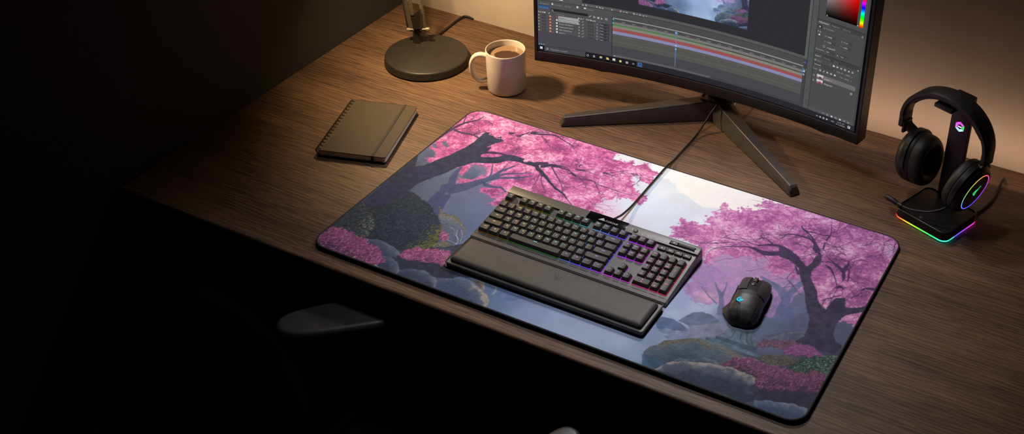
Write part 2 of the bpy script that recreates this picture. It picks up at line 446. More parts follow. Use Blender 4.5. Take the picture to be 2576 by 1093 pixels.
twigR 1693 864 1685 859 1675 851 1664 844 1654 839 1644 836 1633 833 1623 834 1610 836 1598 837 1588 837 1579 835 1569 832 1557 827 1546 822 1533 815 1519 809 1505 801 1492 793 1480 785 1469 777 1460 768 1453 760 1447 751 1442 742 1439 731 1436 720 1435 712 1436 711 1438 718 1441 729 1444 739 1449 748 1455 756 1462 765 1471 773 1482 781 1494 789 1507 796 1522 803 1535 810 1548 816 1560 821 1571 824 1581 823 1591 820 1601 817 1613 813 1626 809 1639 807 1652 809 1663 813 1674 819 1686 826 1697 833 1705 839
twigR 1600 848 1604 851 1611 857 1619 862 1628 868 1639 874 1650 879 1659 884 1669 887 1678 889 1688 888 1698 885 1709 881 1718 874 1728 867 1739 858 1753 848 1767 836 1778 828 1783 860 1772 867 1757 877 1742 885 1730 891 1719 895 1708 898 1697 901 1686 902 1675 901 1665 900 1655 897 1644 892 1634 886 1624 877 1615 870 1607 866 1600 862 1595 859
twigR 1576 884 1582 892 1591 902 1599 909 1606 910 1614 908 1622 904 1631 900 1640 895 1647 892 1647 899 1641 902 1631 906 1622 909 1613 912 1605 915 1597 914 1589 906 1580 894 1575 886
twigR 1427 824 1438 827 1454 832 1472 837 1492 841 1513 846 1535 850 1559 852 1583 855 1600 856 1599 860 1582 859 1558 856 1534 853 1512 849 1491 845 1471 840 1453 835 1437 829 1426 825
twigR 1379 750 1396 759 1421 772 1444 785 1467 800 1488 815 1503 825 1502 828 1487 818 1465 803 1443 789 1419 775 1395 762 1378 752
twigR 1582 919 1603 908 1603 913 1582 923
twigR 1659 961 1667 969 1678 980 1690 988 1703 993 1716 996 1728 998 1740 997 1752 996 1763 994 1773 993 1783 991 1790 990 1788 1000 1782 1001 1772 1002 1762 1003 1751 1004 1739 1005 1727 1005 1714 1003 1700 1000 1688 994 1676 985 1665 973 1657 965
twigR 1710 1060 1715 1054 1723 1047 1731 1039 1741 1034 1750 1029 1760 1023 1768 1016 1776 1008 1783 999 1789 988 1795 976 1800 964 1805 954 1809 946 1813 939 1818 932 1824 925 1828 920 1840 940 1837 946 1832 954 1827 962 1823 968 1817 974 1812 980 1805 988 1797 999 1788 1009 1779 1017 1770 1024 1761 1031 1751 1037 1742 1044 1733 1050 1724 1056 1716 1061 1711 1065
twigR 1846 913 1847 930 1835 938 1831 924
twigR 1706 1066 1714 1058 1724 1047 1737 1039 1748 1039 1760 1043 1772 1046 1786 1047 1801 1047 1814 1049 1824 1050 1833 1052 1839 1059 1839 1072 1836 1087 1832 1102 1827 1116 1822 1130 1817 1143 1813 1155 1810 1166 1807 1173 1806 1172 1809 1165 1812 1154 1815 1142 1820 1129 1824 1115 1828 1101 1832 1087 1835 1073 1835 1063 1831 1059 1823 1056 1813 1054 1800 1053 1785 1052 1771 1052 1758 1049 1746 1047 1736 1048 1726 1054 1715 1064 1708 1071
twigR 1838 1080 1845 1089 1854 1103 1863 1119 1871 1137 1879 1157 1884 1171 1883 1172 1877 1158 1870 1139 1862 1121 1853 1106 1843 1093 1836 1083
twigR 1754 1016 1762 1009 1772 1000 1781 991 1788 984 1794 978 1798 971 1800 963 1802 953 1806 941 1815 932 1823 925 1828 921 1832 947 1827 950 1820 955 1815 958 1812 961 1807 968 1802 976 1796 983 1790 990 1783 997 1774 1006 1764 1016 1756 1023
twigR 1833 1010 1839 964 1848 964 1839 1010
twigR 1839 1021 1841 1064 1837 1067 1832 1025
twigR 1651 957 1662 966 1678 979 1696 990 1719 995 1744 998 1762 1000 1760 1008 1743 1005 1718 1001 1695 995 1676 983 1660 969 1650 960
twigR 1661 933 1676 974 1674 976 1660 934
twigR 1723 933 1733 938 1747 943 1760 947 1770 944 1780 939 1787 935 1787 938 1780 942 1770 947 1759 949 1746 946 1732 940 1722 935
twigR 1860 874 1868 878 1879 884 1892 889 1909 892 1928 895 1942 897 1941 899 1928 898 1908 897 1891 894 1877 888 1866 882 1859 877
twigR 1870 928 1880 920 1895 907 1910 895 1924 885 1937 876 1948 868 1956 862 1961 858 1964 855 1968 847 1972 835 1976 825 1979 817 1981 809 1983 803 1986 802 1987 808 1989 816 1988 827 1985 841 1981 856 1974 870 1966 879 1958 882 1950 886 1939 891 1925 898 1911 905 1896 914 1881 924 1870 931
twigR 1972 854 1973 865 1974 881 1974 895 1975 906 1975 916 1973 927 1969 935 1964 940 1961 942 1960 939 1962 935 1964 929 1965 925 1964 921 1962 913 1960 904 1958 890 1955 875 1954 864
twigR 1974 873 1978 882 1984 895 1988 908 1988 922 1987 936 1988 948 1995 958 2005 968 2013 974 2012 976 2004 970 1994 961 1986 950 1984 937 1985 923 1984 911 1980 899 1974 888 1969 880
twigR 1904 917 1937 932 1936 935 1903 921
twigR 1979 893 1982 882 1988 866 1992 851 1995 837 1998 822 2000 812 2004 812 2003 822 2001 837 1998 853 1993 869 1987 884 1982 895
twigR 1886 866 1894 863 1904 859 1914 853 1921 846 1929 836 1937 825 1946 812 1954 798 1962 784 1971 767 1979 748 1985 736 1986 737 1981 750 1973 768 1965 786 1957 802 1949 816 1941 830 1933 842 1925 854 1916 863 1905 868 1894 871 1886 872
twigR 1981 752 1983 755 1987 759 1989 761 1994 761 2000 759 2005 757 2006 762 2001 766 1994 772 1987 775 1980 771 1977 765 1974 761
twigR 2070 785 2076 791 2084 799 2092 806 2101 808 2111 809 2119 813 2121 824 2118 833 2115 837 2113 836 2113 831 2114 826 2113 825 2107 824 2098 821 2088 817 2079 808 2072 797 2067 790
twigR 1951 650 1957 658 1966 669 1976 681 1987 693 1999 706 2007 716 2005 719 1997 710 1985 698 1974 685 1964 673 1955 661 1949 653
twigR 2052 722 2079 772 2075 776 2050 725
twigR 1976 1059 1984 1065 1994 1074 2006 1085 2017 1099 2029 1115 2037 1127 2037 1128 2028 1117 2016 1101 2004 1087 1993 1077 1983 1067 1975 1061
twigR 2020 998 2034 1008 2054 1023 2073 1040 2089 1059 2103 1080 2112 1094 2111 1096 2102 1081 2088 1061 2072 1042 2054 1025 2033 1010 2019 999
twigR 2058 1111 2057 1138 2056 1138 2056 1112
twigR 2096 1126 2104 1110 2106 1112 2100 1129
twigR 1868 986 1898 1009 1897 1012 1867 989
twigR 1917 967 1943 968 1942 971 1916 970
twigR 1782 804 1785 797 1789 787 1794 777 1801 768 1808 760 1813 755 1817 765 1813 770 1806 778 1800 786 1795 793 1790 801 1786 807
twigR 1783 711 1825 677 1827 683 1784 712
groundR 1858 244 1894 287 1939 296 1997 308 1982 257 1919 226 1872 234 1843 262
heather 1820 302 1850 337 1933 380 1971 376 1924 324 1874 314 1839 288
heather2 1925 314 1937 348 1953 365 2004 384 2044 371 2065 362 2023 333 1984 318 1938 300
greenbush 1979 252 1990 281 2002 296 2030 338 2073 366 2113 381 2115 335 2116 272 2073 269 2034 235 1995 234
drape 1699 342 1750 341 1794 370 1807 332 1834 287 1786 275 1710 280 1677 278 1691 306
drapeline 1722 333 1723 324 1725 311 1725 301 1724 294 1720 289 1718 286 1720 283 1722 287 1726 292 1728 299 1728 310 1727 323 1725 332
drapeline 1748 339 1750 330 1752 316 1756 304 1762 295 1768 289 1773 284 1775 287 1770 292 1764 299 1760 306 1757 317 1755 329 1753 339
drapeline 1767 348 1770 338 1774 324 1779 311 1785 300 1792 292 1797 286 1800 290 1795 296 1789 304 1783 313 1778 325 1774 339 1771 349
drapeline 1785 360 1788 348 1792 330 1797 315 1803 304 1810 295 1815 290 1816 293 1812 299 1805 306 1799 316 1794 331 1790 348 1788 361
plinth 1671 275 1710 280 1835 284 1840 261 1758 255 1675 258
plinthtop 1642 249 1674 260 1756 259 1863 253 1864 238 1766 237 1709 240 1648 232
rockmoss 1474 72 1482 107 1499 127 1515 161 1572 199 1620 231 1658 229 1711 235 1756 226 1809 222 1871 228 1769 147 1753 143 1710 117 1599 82 1551 8 1490 40
mossyel 1499 127 1518 162 1571 200 1608 226 1640 220 1678 212 1689 196 1652 203 1626 212 1586 193 1557 161 1526 147
teal 1476 54 1515 64 1572 62 1550 3 1505 -3
rock 1590 77 1608 102 1642 108 1623 84
rock 1647 111 1678 146 1722 154 1752 137 1711 115
rockbig2 1546 3 1560 34 1575 56 1613 90 1675 115 1738 135 1804 149 1859 147 1899 137 1935 127 1904 90 1923 72 1934 28 1896 3 1831 8 1729 -1 1619 3
darkR 1894 86 2002 183 2118 219 2118 149 2109 85 2055 81 1988 58 1934 32
kbushR 1754 141 1768 173 1773 192 1800 201 1831 220 1883 218 1916 225 1952 223 2006 231 2027 179 1923 121 1899 137 1859 147 1804 149
kbushR 1855 209 1902 214 1940 228 1986 224 2033 238 2063 274 2084 265 2116 272 2118 219 2116 179 2100 152 2021 135 1959 96 1908 94
rockbottom 1930 31 1987 59 2054 83 2110 86 2120 34 2102 6 2033 -1 1945 -5
"""
WASH = [(1347, 1195, 236, 232, 228), (1131, 1040, 214, 224, 236), (1064, 869, 206, 218, 236), (804, 1139, 208, 214, 226), (1203, 817, 205, 216, 234), (1343, 832, 214, 222, 236), (941, 672, 222, 190, 214), (826, 673, 205, 160, 190), (177, 715, 96, 106, 132), (53, 682, 78, 90, 116), (51, 540, 70, 80, 100), (234, 574, 84, 98, 120), (433, 519, 96, 106, 140), (496, 396, 86, 104, 136), (407, 440, 92, 104, 132), (597, 360, 110, 124, 158), (84, 199, 42, 48, 64), (441, -13, 48, 54, 70), (65, 97, 46, 50, 62), (817, 137, 92, 108, 140), (996, 49, 140, 158, 192), (1122, 41, 152, 170, 204), (861, 41, 104, 122, 156), (908, 106, 112, 130, 165), (1259, 40, 160, 176, 208), (1382, 58, 162, 180, 212), (1463, 30, 150, 168, 200), (1407, 12, 140, 160, 195), (1117, 355, 150, 165, 205), (1446, 191, 138, 158, 192), (1472, 307, 168, 184, 214), (1546, 399, 178, 192, 222), (1462, 433, 168, 176, 216), (1489, 558, 172, 168, 212), (1468, 491, 160, 165, 208), (1682, 394, 110, 122, 155), (1861, 517, 98, 104, 138), (1951, 413, 88, 94, 122), (1845, 356, 96, 106, 135), (2108, 548, 84, 90, 118), (1517, -11, 90, 112, 140), (1872, 179, 60, 62, 80), (2064, 281, 52, 54, 72), (2065, 79, 50, 54, 74), (2149, 258, 44, 46, 62), (1655, 133, 78, 90, 112), (2021, 848, 190, 100, 150), (2009, 1136, 170, 90, 160), (-56, 957, 180, 90, 140), (478, 956, 200, 100, 150)]

# ================================================================== the room
def wood_material():
    m, nt, out = new_mat('oak_veneer')
    L = nt.links
    b = node(nt, 'ShaderNodeBsdfPrincipled')
    tc = node(nt, 'ShaderNodeTexCoord')

    def mapped(scale, loc=(0, 0, 0)):
        mp = node(nt, 'ShaderNodeMapping')
        mp.inputs['Scale'].default_value = scale
        mp.inputs['Location'].default_value = loc
        L.new(tc.outputs['Object'], mp.inputs['Vector'])
        return mp.outputs['Vector']

    def noise(vec, scale, detail=4, rough=0.55, dist=0.0):
        n = node(nt, 'ShaderNodeTexNoise')
        n.inputs['Scale'].default_value = scale
        n.inputs['Detail'].default_value = detail
        n.inputs['Roughness'].default_value = rough
        n.inputs['Distortion'].default_value = dist
        L.new(vec, n.inputs['Vector'])
        return n.outputs['Fac']

    def math_(op, a, c, clamp=False):
        n = node(nt, 'ShaderNodeMath', operation=op, use_clamp=clamp)
        for i, x in enumerate((a, c)):
            if isinstance(x, (int, float)):
                n.inputs[i].default_value = x
            else:
                L.new(x, n.inputs[i])
        return n.outputs[0]

    big = noise(mapped((0.9, 5.0, 1)), 2.2, 3, 0.5, 0.4)
    wv = node(nt, 'ShaderNodeTexWave', wave_type='BANDS', bands_direction='Y', wave_profile='SIN')
    wv.inputs['Scale'].default_value = 14.0
    wv.inputs['Distortion'].default_value = 11.0
    wv.inputs['Detail'].default_value = 3.0
    wv.inputs['Detail Scale'].default_value = 0.9
    L.new(mapped((0.55, 2.6, 1), (3.1, 0.4, 0)), wv.inputs['Vector'])
    streak = noise(mapped((9.0, 330.0, 330.0)), 1.0, 5, 0.62, 0.3)
    pores = noise(mapped((14.0, 520.0, 520.0)), 1.0, 3, 0.55)
    bands = noise(mapped((2.2, 70.0, 70.0), (7, 2, 0)), 1.0, 4, 0.6, 0.6)
    t = math_('ADD', math_('MULTIPLY', big, 0.44), math_('MULTIPLY', wv.outputs['Fac'], 0.12))
    t = math_('ADD', t, math_('MULTIPLY', streak, 0.26))
    t = math_('ADD', t, math_('MULTIPLY', bands, 0.26))
    rp = node(nt, 'ShaderNodeValToRGB')
    cr = rp.color_ramp
    cr.elements[0].position = 0.36
    cr.elements[0].color = lin((64, 47, 37))
    cr.elements[1].position = 0.82
    cr.elements[1].color = lin((138, 105, 80))
    e = cr.elements.new(0.5)
    e.color = lin((94, 69, 53))
    e = cr.elements.new(0.62)
    e.color = lin((114, 85, 64))
    L.new(t, rp.inputs['Fac'])
    # dark open pores along the grain
    pr = node(nt, 'ShaderNodeMapRange')
    pr.inputs['From Min'].default_value = 0.34
    pr.inputs['From Max'].default_value = 0.50
    pr.inputs['To Min'].default_value = 0.42
    pr.inputs['To Max'].default_value = 1.0
    L.new(pores, pr.inputs['Value'])
    sr = node(nt, 'ShaderNodeMapRange')
    sr.inputs['From Min'].default_value = 0.24
    sr.inputs['From Max'].default_value = 0.42
    sr.inputs['To Min'].default_value = 0.66
    sr.inputs['To Max'].default_value = 1.0
    L.new(streak, sr.inputs['Value'])
    # one knot
    sep = node(nt, 'ShaderNodeSeparateXYZ')
    L.new(tc.outputs['Object'], sep.inputs['Vector'])
    kx = math_('DIVIDE', math_('SUBTRACT', sep.outputs['X'], 0.2875), 0.017)
    ky = math_('DIVIDE', math_('SUBTRACT', sep.outputs['Y'], 0.801), 0.0065)
    kd = math_('SQRT', math_('ADD', math_('MULTIPLY', kx, kx), math_('MULTIPLY', ky, ky)), 0)
    kd = math_('ADD', kd, math_('MULTIPLY', streak, 0.9))
    kr = node(nt, 'ShaderNodeMapRange')
    kr.inputs['From Min'].default_value = 0.8
    kr.inputs['From Max'].default_value = 1.5
    kr.inputs['To Min'].default_value = 0.16
    kr.inputs['To Max'].default_value = 1.0
    L.new(kd, kr.inputs['Value'])
    f = math_('MULTIPLY', math_('MULTIPLY', pr.outputs[0], sr.outputs[0]), kr.outputs[0])
    mx = node(nt, 'ShaderNodeMix', data_type='RGBA', blend_type='MULTIPLY')
    mx.inputs['Factor'].default_value = 1.0
    L.new(rp.outputs['Color'], mx.inputs['A'])
    L.new(f, mx.inputs['B'])
    L.new(mx.outputs['Result'], b.inputs['Base Color'])
    b.inputs['Roughness'].default_value = 0.55
    b.inputs['Specular IOR Level'].default_value = 0.35
    bp = node(nt, 'ShaderNodeBump')
    bp.inputs['Strength'].default_value = 0.25
    bp.inputs['Distance'].default_value = 0.0006
    L.new(f, bp.inputs['Height'])
    L.new(bp.outputs['Normal'], b.inputs['Normal'])
    L.new(b.outputs['BSDF'], out.inputs['Surface'])
    return m


M_WOOD = wood_material()
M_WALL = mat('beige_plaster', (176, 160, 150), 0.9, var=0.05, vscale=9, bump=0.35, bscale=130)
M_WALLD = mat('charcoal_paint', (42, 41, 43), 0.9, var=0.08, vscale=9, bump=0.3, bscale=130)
M_FLOOR = mat('dark_floorboards', (46, 36, 30), 0.6, var=0.35, vscale=6, stretch=(1, 8, 1), bump=0.2, bscale=60)
M_STEEL = mat('black_steel', (26, 26, 28), 0.45, 0.4)

YW, XW = 0.9716, -0.4764       # back wall, left wall


def quad_box(name, lo, hi, m):
    c = [(a + b) / 2 for a, b in zip(lo, hi)]
    s = [b - a for a, b in zip(lo, hi)]
    return structure(MB().box(c, s).build(name, m, smooth=0))


quad_box('floor', (XW - 0.1, -3.2, -0.06), (3.2, YW + 0.1, 0.0), M_FLOOR)
quad_box('wall_back', (XW - 0.1, YW, 0.0), (3.2, YW + 0.1, 2.6), M_WALL)
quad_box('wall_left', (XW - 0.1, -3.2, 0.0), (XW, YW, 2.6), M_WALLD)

# ------------------------------------------------------------------ desk
DX0, DX1, DY0, DY1, DT = XW + 0.001, 1.66, -0.0405, YW - 0.001, 0.042
desk = thing('desk', 'wide oak desk with a thick rounded front edge, against the wall', 'desk', (0, 0, -Z0))
tb = MB()
# top: section in y-z swept along x, front edge rounded
sec = []
for k in range(7):
    a = PI / 2 * k / 6
    sec.append((DY0 + 0.006 * (1 - math.sin(a)), Z0 - 0.006 * (1 - math.cos(a))))
sec = sec[::-1]
sec += [(DY0 + 0.004, Z0 - DT)] if False else [(DY0, Z0 - DT + 0.003), (DY0 + 0.003, Z0 - DT), (DY1, Z0 - DT), (DY1, Z0)]
tb.loft([[(x, y, z) for y, z in sec] for x in (DX0, DX1)])
tb.build('tabletop', M_WOOD, desk, 50)
for lx in (DX0 + 0.05, DX1 - 0.06):
    for ly in (0.06, DY1 - 0.07):
        MB().box((lx, ly, (Z0 - DT) / 2), (0.05, 0.05, Z0 - DT), 0.003).build('leg', M_STEEL, desk)
MB().box(((DX0 + DX1) / 2, DY1 - 0.07, Z0 - DT - 0.06), (DX1 - DX0 - 0.16, 0.025, 0.1), 0.003).build('stretcher', M_STEEL, desk)

# ================================================================== desk mat with its printed picture
PW, PH = 2120, 1183            # paint cells of 0.5 mm
MATW, MATH, MATT = 1.06, 0.5915, 0.004


def vnoise(w, h, cell, seed, octaves=4, gain=0.5, sy=1.0):
    """Smooth value noise 0..1 on a w x h grid."""
    r = np.random.default_rng(seed)
    out = np.zeros((h, w), np.float32)
    amp, tot = 1.0, 0.0
    for _ in range(octaves):
        gx, gy = int(w / cell) + 3, int(h / (cell * sy)) + 3
        g = r.random((gy, gx), dtype=np.float32)
        x = np.arange(w, dtype=np.float32) / cell
        y = np.arange(h, dtype=np.float32) / (cell * sy)
        xi, yi = x.astype(int), y.astype(int)
        fx, fy = x - xi, y - yi
        fx, fy = fx * fx * (3 - 2 * fx), fy * fy * (3 - 2 * fy)
        rows = g[:, xi] * (1 - fx) + g[:, xi + 1] * fx
        out += amp * (rows[yi] * (1 - fy)[:, None] + rows[yi + 1] * fy[:, None])
        tot += amp
        amp *= gain
        cell = max(cell / 2, 1.0)
    out /= tot
    return out


class Canvas:
    def __init__(s, w, h):
        s.w, s.h = w, h
        s.img = np.zeros((h, w, 3), np.float32)
        s.n1 = vnoise(w, h, 90, 1)
        s.n2 = vnoise(w, h, 22, 2)
        s.n3 = vnoise(w, h, 7, 3, 3)
        s.wx = vnoise(w, h, 26, 4, 4) - 0.5
        s.wy = vnoise(w, h, 26, 5, 4) - 0.5
        s.fx = vnoise(w, h, 8, 6, 2) - 0.5
        s.fy = vnoise(w, h, 8, 8, 2) - 0.5

    def mask(s, p, amp=0.0, fine=0.0, feather=0):
        """Inside of the polygon p (n x 2), its outline pushed about by noise: (slices, bool mask)."""
        pad = int(amp + fine + 4)
        x0, x1 = max(int(p[:, 0].min()) - pad, 0), min(int(p[:, 0].max()) + pad, s.w)
        y0, y1 = max(int(p[:, 1].min()) - pad, 0), min(int(p[:, 1].max()) + pad, s.h)
        if x1 <= x0 or y1 <= y0:
            return None, None
        sl = (slice(y0, y1), slice(x0, x1))
        X = np.arange(x0, x1, dtype=np.float32)[None, :] + s.wx[sl] * 2 * amp + s.fx[sl] * 2 * fine
        Y = np.arange(y0, y1, dtype=np.float32)[:, None] + s.wy[sl] * 2 * amp + s.fy[sl] * 2 * fine
        inside = np.zeros(X.shape, bool)
        q = np.roll(p, -1, axis=0)
        for (ax, ay), (bx, by) in zip(p, q):
            if ay == by:
                continue
            c = (Y < ay) != (Y < by)
            inside ^= c & (X < (bx - ax) * (Y - ay) / (by - ay) + ax)
        return sl, inside

    def blend(s, sl, m, col, a=1.0):
        m = m.astype(np.float32)[..., None] * a
        s.img[sl] = s.img[sl] * (1 - m) + np.asarray(col, np.float32) * m

    def blob(s, x, y, r, col, a=1.0, ry=None):
        ry = ry or r
        x0, x1, y0, y1 = int(x - r - 1), int(x + r + 2), int(y - ry - 1), int(y + ry + 2)
        x0, y0, x1, y1 = max(x0, 0), max(y0, 0), min(x1, s.w), min(y1, s.h)
        if x1 <= x0 or y1 <= y0:
            return
        X = (np.arange(x0, x1) - x) / r
        Y = (np.arange(y0, y1) - y) / ry
        m = np.clip((1.15 - np.sqrt(X[None, :] ** 2 + Y[:, None] ** 2)) * 3, 0, 1)
        s.blend((slice(y0, y1), slice(x0, x1)), m, col, a)

    def seg(s, ax, ay, bx, by, wa, wb, col, a=1.0):
        w = max(wa, wb) + 2
        x0, x1 = max(int(min(ax, bx) - w), 0), min(int(max(ax, bx) + w) + 1, s.w)
        y0, y1 = max(int(min(ay, by) - w), 0), min(int(max(ay, by) + w) + 1, s.h)
        if x1 <= x0 or y1 <= y0:
            return
        X = np.arange(x0, x1, dtype=np.float32)[None, :]
        Y = np.arange(y0, y1, dtype=np.float32)[:, None]
        dx, dy = bx - ax, by - ay
        t = np.clip(((X - ax) * dx + (Y - ay) * dy) / (dx * dx + dy * dy + 1e-6), 0, 1)
        d = np.hypot(X - ax - t * dx, Y - ay - t * dy)
        m = np.clip((wa + (wb - wa) * t) / 2 - d + 0.7, 0, 1)
        s.blend((slice(y0, y1), slice(x0, x1)), m, col, a)


def ramp(t, stops):
    """Colour ramp: t array 0..1, stops [(pos, rgb)]."""
    xs = [p for p, _ in stops]
    return np.stack([np.interp(t, xs, [c[k] for _, c in stops]) for k in range(3)], -1).astype(np.float32)


def paint_picture():
    cv = Canvas(PW, PH)
    rng = np.random.default_rng(11)
    # ---- washes: smooth blend of colour notes
    gx, gy = np.meshgrid(np.arange(0, PW + 20, 20), np.arange(0, PH + 20, 20))
    num = np.zeros(gx.shape + (3,))
    den = np.zeros(gx.shape)
    for x, y, r, g, b in WASH:
        w = 1.0 / ((gx - x) ** 2 + (gy - y) ** 2 + 900.0) ** 1.6
        num += w[..., None] * np.array((r, g, b))
        den += w
    small = num / den[..., None]
    xi = np.minimum(np.arange(PW) / 20.0, small.shape[1] - 1.001)
    yi = np.minimum(np.arange(PH) / 20.0, small.shape[0] - 1.001)
    x0, y0 = xi.astype(int), yi.astype(int)
    fx, fy = (xi - x0)[None, :, None], (yi - y0)[:, None, None]
    A = small[y0][:, x0] * (1 - fx) + small[y0][:, x0 + 1] * fx
    B = small[y0 + 1][:, x0] * (1 - fx) + small[y0 + 1][:, x0 + 1] * fx
    cv.img[:] = A * (1 - fy) + B * fy
    cv.img *= (0.955 + 0.09 * cv.n1)[..., None]

    def tone(sl, lo=0.8, hi=1.2, n=None):
        return (lo + (hi - lo) * (cv.n2 if n is None else n)[sl])[..., None]

    PINKS = {
        'pinkL': [(0.0, (124, 56, 110)), (0.34, (166, 76, 134)), (0.52, (190, 94, 150)), (0.7, (204, 120, 170)), (1.0, (226, 174, 206))],
        'pinkR': [(0.0, (142, 80, 138)), (0.34, (178, 100, 158)), (0.52, (198, 120, 172)), (0.7, (212, 146, 188)), (1.0, (232, 192, 216))],
    }

    def blossoms(p, key, amp, n, rmin, rmax, tint=None):
        sl, m = cv.mask(p, amp, 5)
        if sl is None:
            return
        f = np.clip(0.5 + (cv.n1[sl] - 0.5) * 1.25 + (cv.n2[sl] - 0.5) * 0.8 + (cv.n3[sl] - 0.5) * 0.7, 0, 1)
        col = ramp(f, PINKS[key])
        if tint is not None:
            col = tint(sl, col)
        cv.blend(sl, m, col)
        ys, xs = np.nonzero(m)
        if not len(ys):
            return
        for k in rng.integers(0, len(ys), n):
            y, x = ys[k], xs[k]
            v = float(np.clip(f[y, x] + rng.normal(0, 0.21), 0, 1))
            c = ramp(np.array(v), PINKS[key])
            if tint is not None:
                c = tint((slice(sl[0].start + y, sl[0].start + y + 1), slice(sl[1].start + x, sl[1].start + x + 1)), c[None, None])[0, 0]
            r = rng.uniform(rmin, rmax)
            cv.blob(sl[1].start + x, sl[0].start + y, r * rng.uniform(0.8, 1.4), c, 0.62, r)
        # loose sprays along the outline
        q = np.roll(p, -1, axis=0)
        for (ax, ay), (bx, by) in zip(p, q):
            L = math.hypot(bx - ax, by - ay)
            for _ in range(int(L / 5)):
                t = rng.random()
                x, y = ax + (bx - ax) * t + rng.normal(0, 6), ay + (by - ay) * t + rng.normal(0, 6)
                ix, iy = int(min(max(x, 0), PW - 1)), int(min(max(y, 0), PH - 1))
                c = ramp(np.array(rng.uniform(0.3, 0.75)), PINKS[key])
                if tint is not None:
                    c = tint((slice(iy, iy + 1), slice(ix, ix + 1)), c[None, None])[0, 0]
                cv.blob(x, y, rng.uniform(2.5, 6), c, 0.85)

    def tintR(sl, col):
        X = np.arange(sl[1].start, sl[1].stop)[None, :] / PW
        Y = np.arange(sl[0].start, sl[0].stop)[:, None] / PH
        t = np.clip((Y - 0.45) * 1.6 + (X - 0.7) * 0.5, -1, 1)[..., None]
        up = np.array((0.93, 0.90, 1.0))
        dn = np.array((1.04, 0.86, 0.93))
        return col * np.where(t > 0, 1 + (up - 1) * t, 1 + (dn - 1) * -t)

    def twigs(p, n, col, seed, a=0.75, length=70):
        r = np.random.default_rng(seed)
        lo, hi = p.min(0), p.max(0)
        done = 0
        while done < n:
            x, y = r.uniform(lo[0], hi[0]), r.uniform(lo[1], hi[1])
            ix, iy = int(min(max(x, 0), PW - 1)), int(min(max(y, 0), PH - 1))
            c = cv.img[iy, ix]
            if not (c[0] > c[1] + 40 and c[0] > 120):
                done += 0.2
                continue
            ang = r.uniform(-0.5, 0.5) + (0 if r.random() < 0.5 else PI) + (PI / 2 if r.random() < 0.25 else 0)
            stack = [(x, y, ang, r.uniform(1.6, 3.0), length * r.uniform(0.5, 1.2))]
            while stack:
                x, y, ang, w, Ln = stack.pop()
                k = 4
                for i in range(k):
                    nx, ny = x + math.cos(ang) * Ln / k, y + math.sin(ang) * Ln / k
                    cv.seg(x, y, nx, ny, w, w * 0.85, col, a)
                    x, y, w = nx, ny, w * 0.85
                    ang += r.normal(0, 0.22)
                if w > 1.0:
                    for sgn in (-1, 1):
                        if r.random() < 0.75:
                            stack.append((x, y, ang + sgn * r.uniform(0.25, 0.7), w * 0.8, Ln * 0.6))
            done += 1

    def dabs(p, n, cols, r0, r1, amp=8, sel=None, a=0.9, tall=1.3):
        sl, m = cv.mask(p, amp, 4)
        if sl is None:
            return
        ys, xs = np.nonzero(m)
        if not len(ys):
            return
        H, W = m.shape
        for k in rng.integers(0, len(ys), n):
            y, x = ys[k], xs[k]
            u, v = x / W, y / H
            if sel is not None:
                c = sel(u, v)
                if c is None:
                    continue
            else:
                c = cols[rng.integers(0, len(cols))]
            c = np.array(c) * rng.uniform(0.82, 1.18)
            r = rng.uniform(r0, r1)
            cv.blob(sl[1].start + x, sl[0].start + y, r, c, a, r * rng.uniform(0.7, tall))

    def rock(p, base, top, dark, amp=5, lean=0.4):
        """Boulder: pale where its outline faces up, dark towards its foot, with streaks of lichen."""
        sl, m = cv.mask(p, amp, 1)
        if sl is None:
            return
        H, W = m.shape
        # depth below the upper outline
        yy = np.arange(H)[:, None]
        topy = np.where(m.any(0), H - 1 - np.argmax(m[::-1], axis=0), 0)[None, :]
        d = np.clip((topy - yy) / max(H * 0.9, 1), 0, 1)
        xx = np.arange(W)[None, :] / max(W, 1)
        t = np.clip(d * 1.25 + (0.5 - xx) * lean + (cv.n2[sl] - 0.5) * 0.55 + (cv.n3[sl] - 0.5) * 0.25, 0, 1)
        col = ramp(t, [(0, top), (0.22, base), (0.7, dark), (1, dark)])
        st = np.abs(np.sin((yy * 0.55 + xx * 30 + cv.n2[sl] * 14) * 0.5))
        col *= (0.9 + 0.13 * st ** 3 + 0.3 * (cv.n3[sl] - 0.5))[..., None]
        cv.blend(sl, m, col)

    def heath(p, light, mid, dark, n, amp=10, top_only=0.55):
        """Flowering shrub: sprigs thick and bright in its upper part, dusk below."""
        sl, m = cv.mask(p, amp, 6)
        if sl is None:
            return
        H, W = m.shape
        yy = np.arange(H)[:, None]
        topy = np.where(m.any(0), H - 1 - np.argmax(m[::-1], axis=0), 0)[None, :]
        d = np.clip((topy - yy) / (H * top_only), 0, 1)
        t = np.clip(d + (cv.n2[sl] - 0.5) * 0.8, 0, 1)
        md = np.array(mid) * 0.62 + np.array(dark) * 0.38
        cv.blend(sl, m, ramp(t, [(0, md), (0.5, md * 0.5 + np.array(dark) * 0.5), (1, dark)]))
        ys, xs = np.nonzero(m)
        for k in rng.integers(0, len(ys), n):
            y, x = ys[k], xs[k]
            dd = d[y, x]
            if rng.random() < dd * 0.86:
                continue
            c = np.array(light if rng.random() < 0.42 else mid) * rng.uniform(0.85, 1.15)
            X, Y = sl[1].start + x, sl[0].start + y
            an = rng.normal(PI / 2 - 0.25, 0.6)
            L = rng.uniform(5, 13)
            cv.seg(X, Y, X + math.cos(an) * L, Y + math.sin(an) * L, rng.uniform(1.5, 2.8), 1.4, c, 0.75)
            if rng.random() < 0.5:
                cv.blob(X + math.cos(an) * L, Y + math.sin(an) * L, rng.uniform(1.3, 2.6), c * 1.08, 0.8)

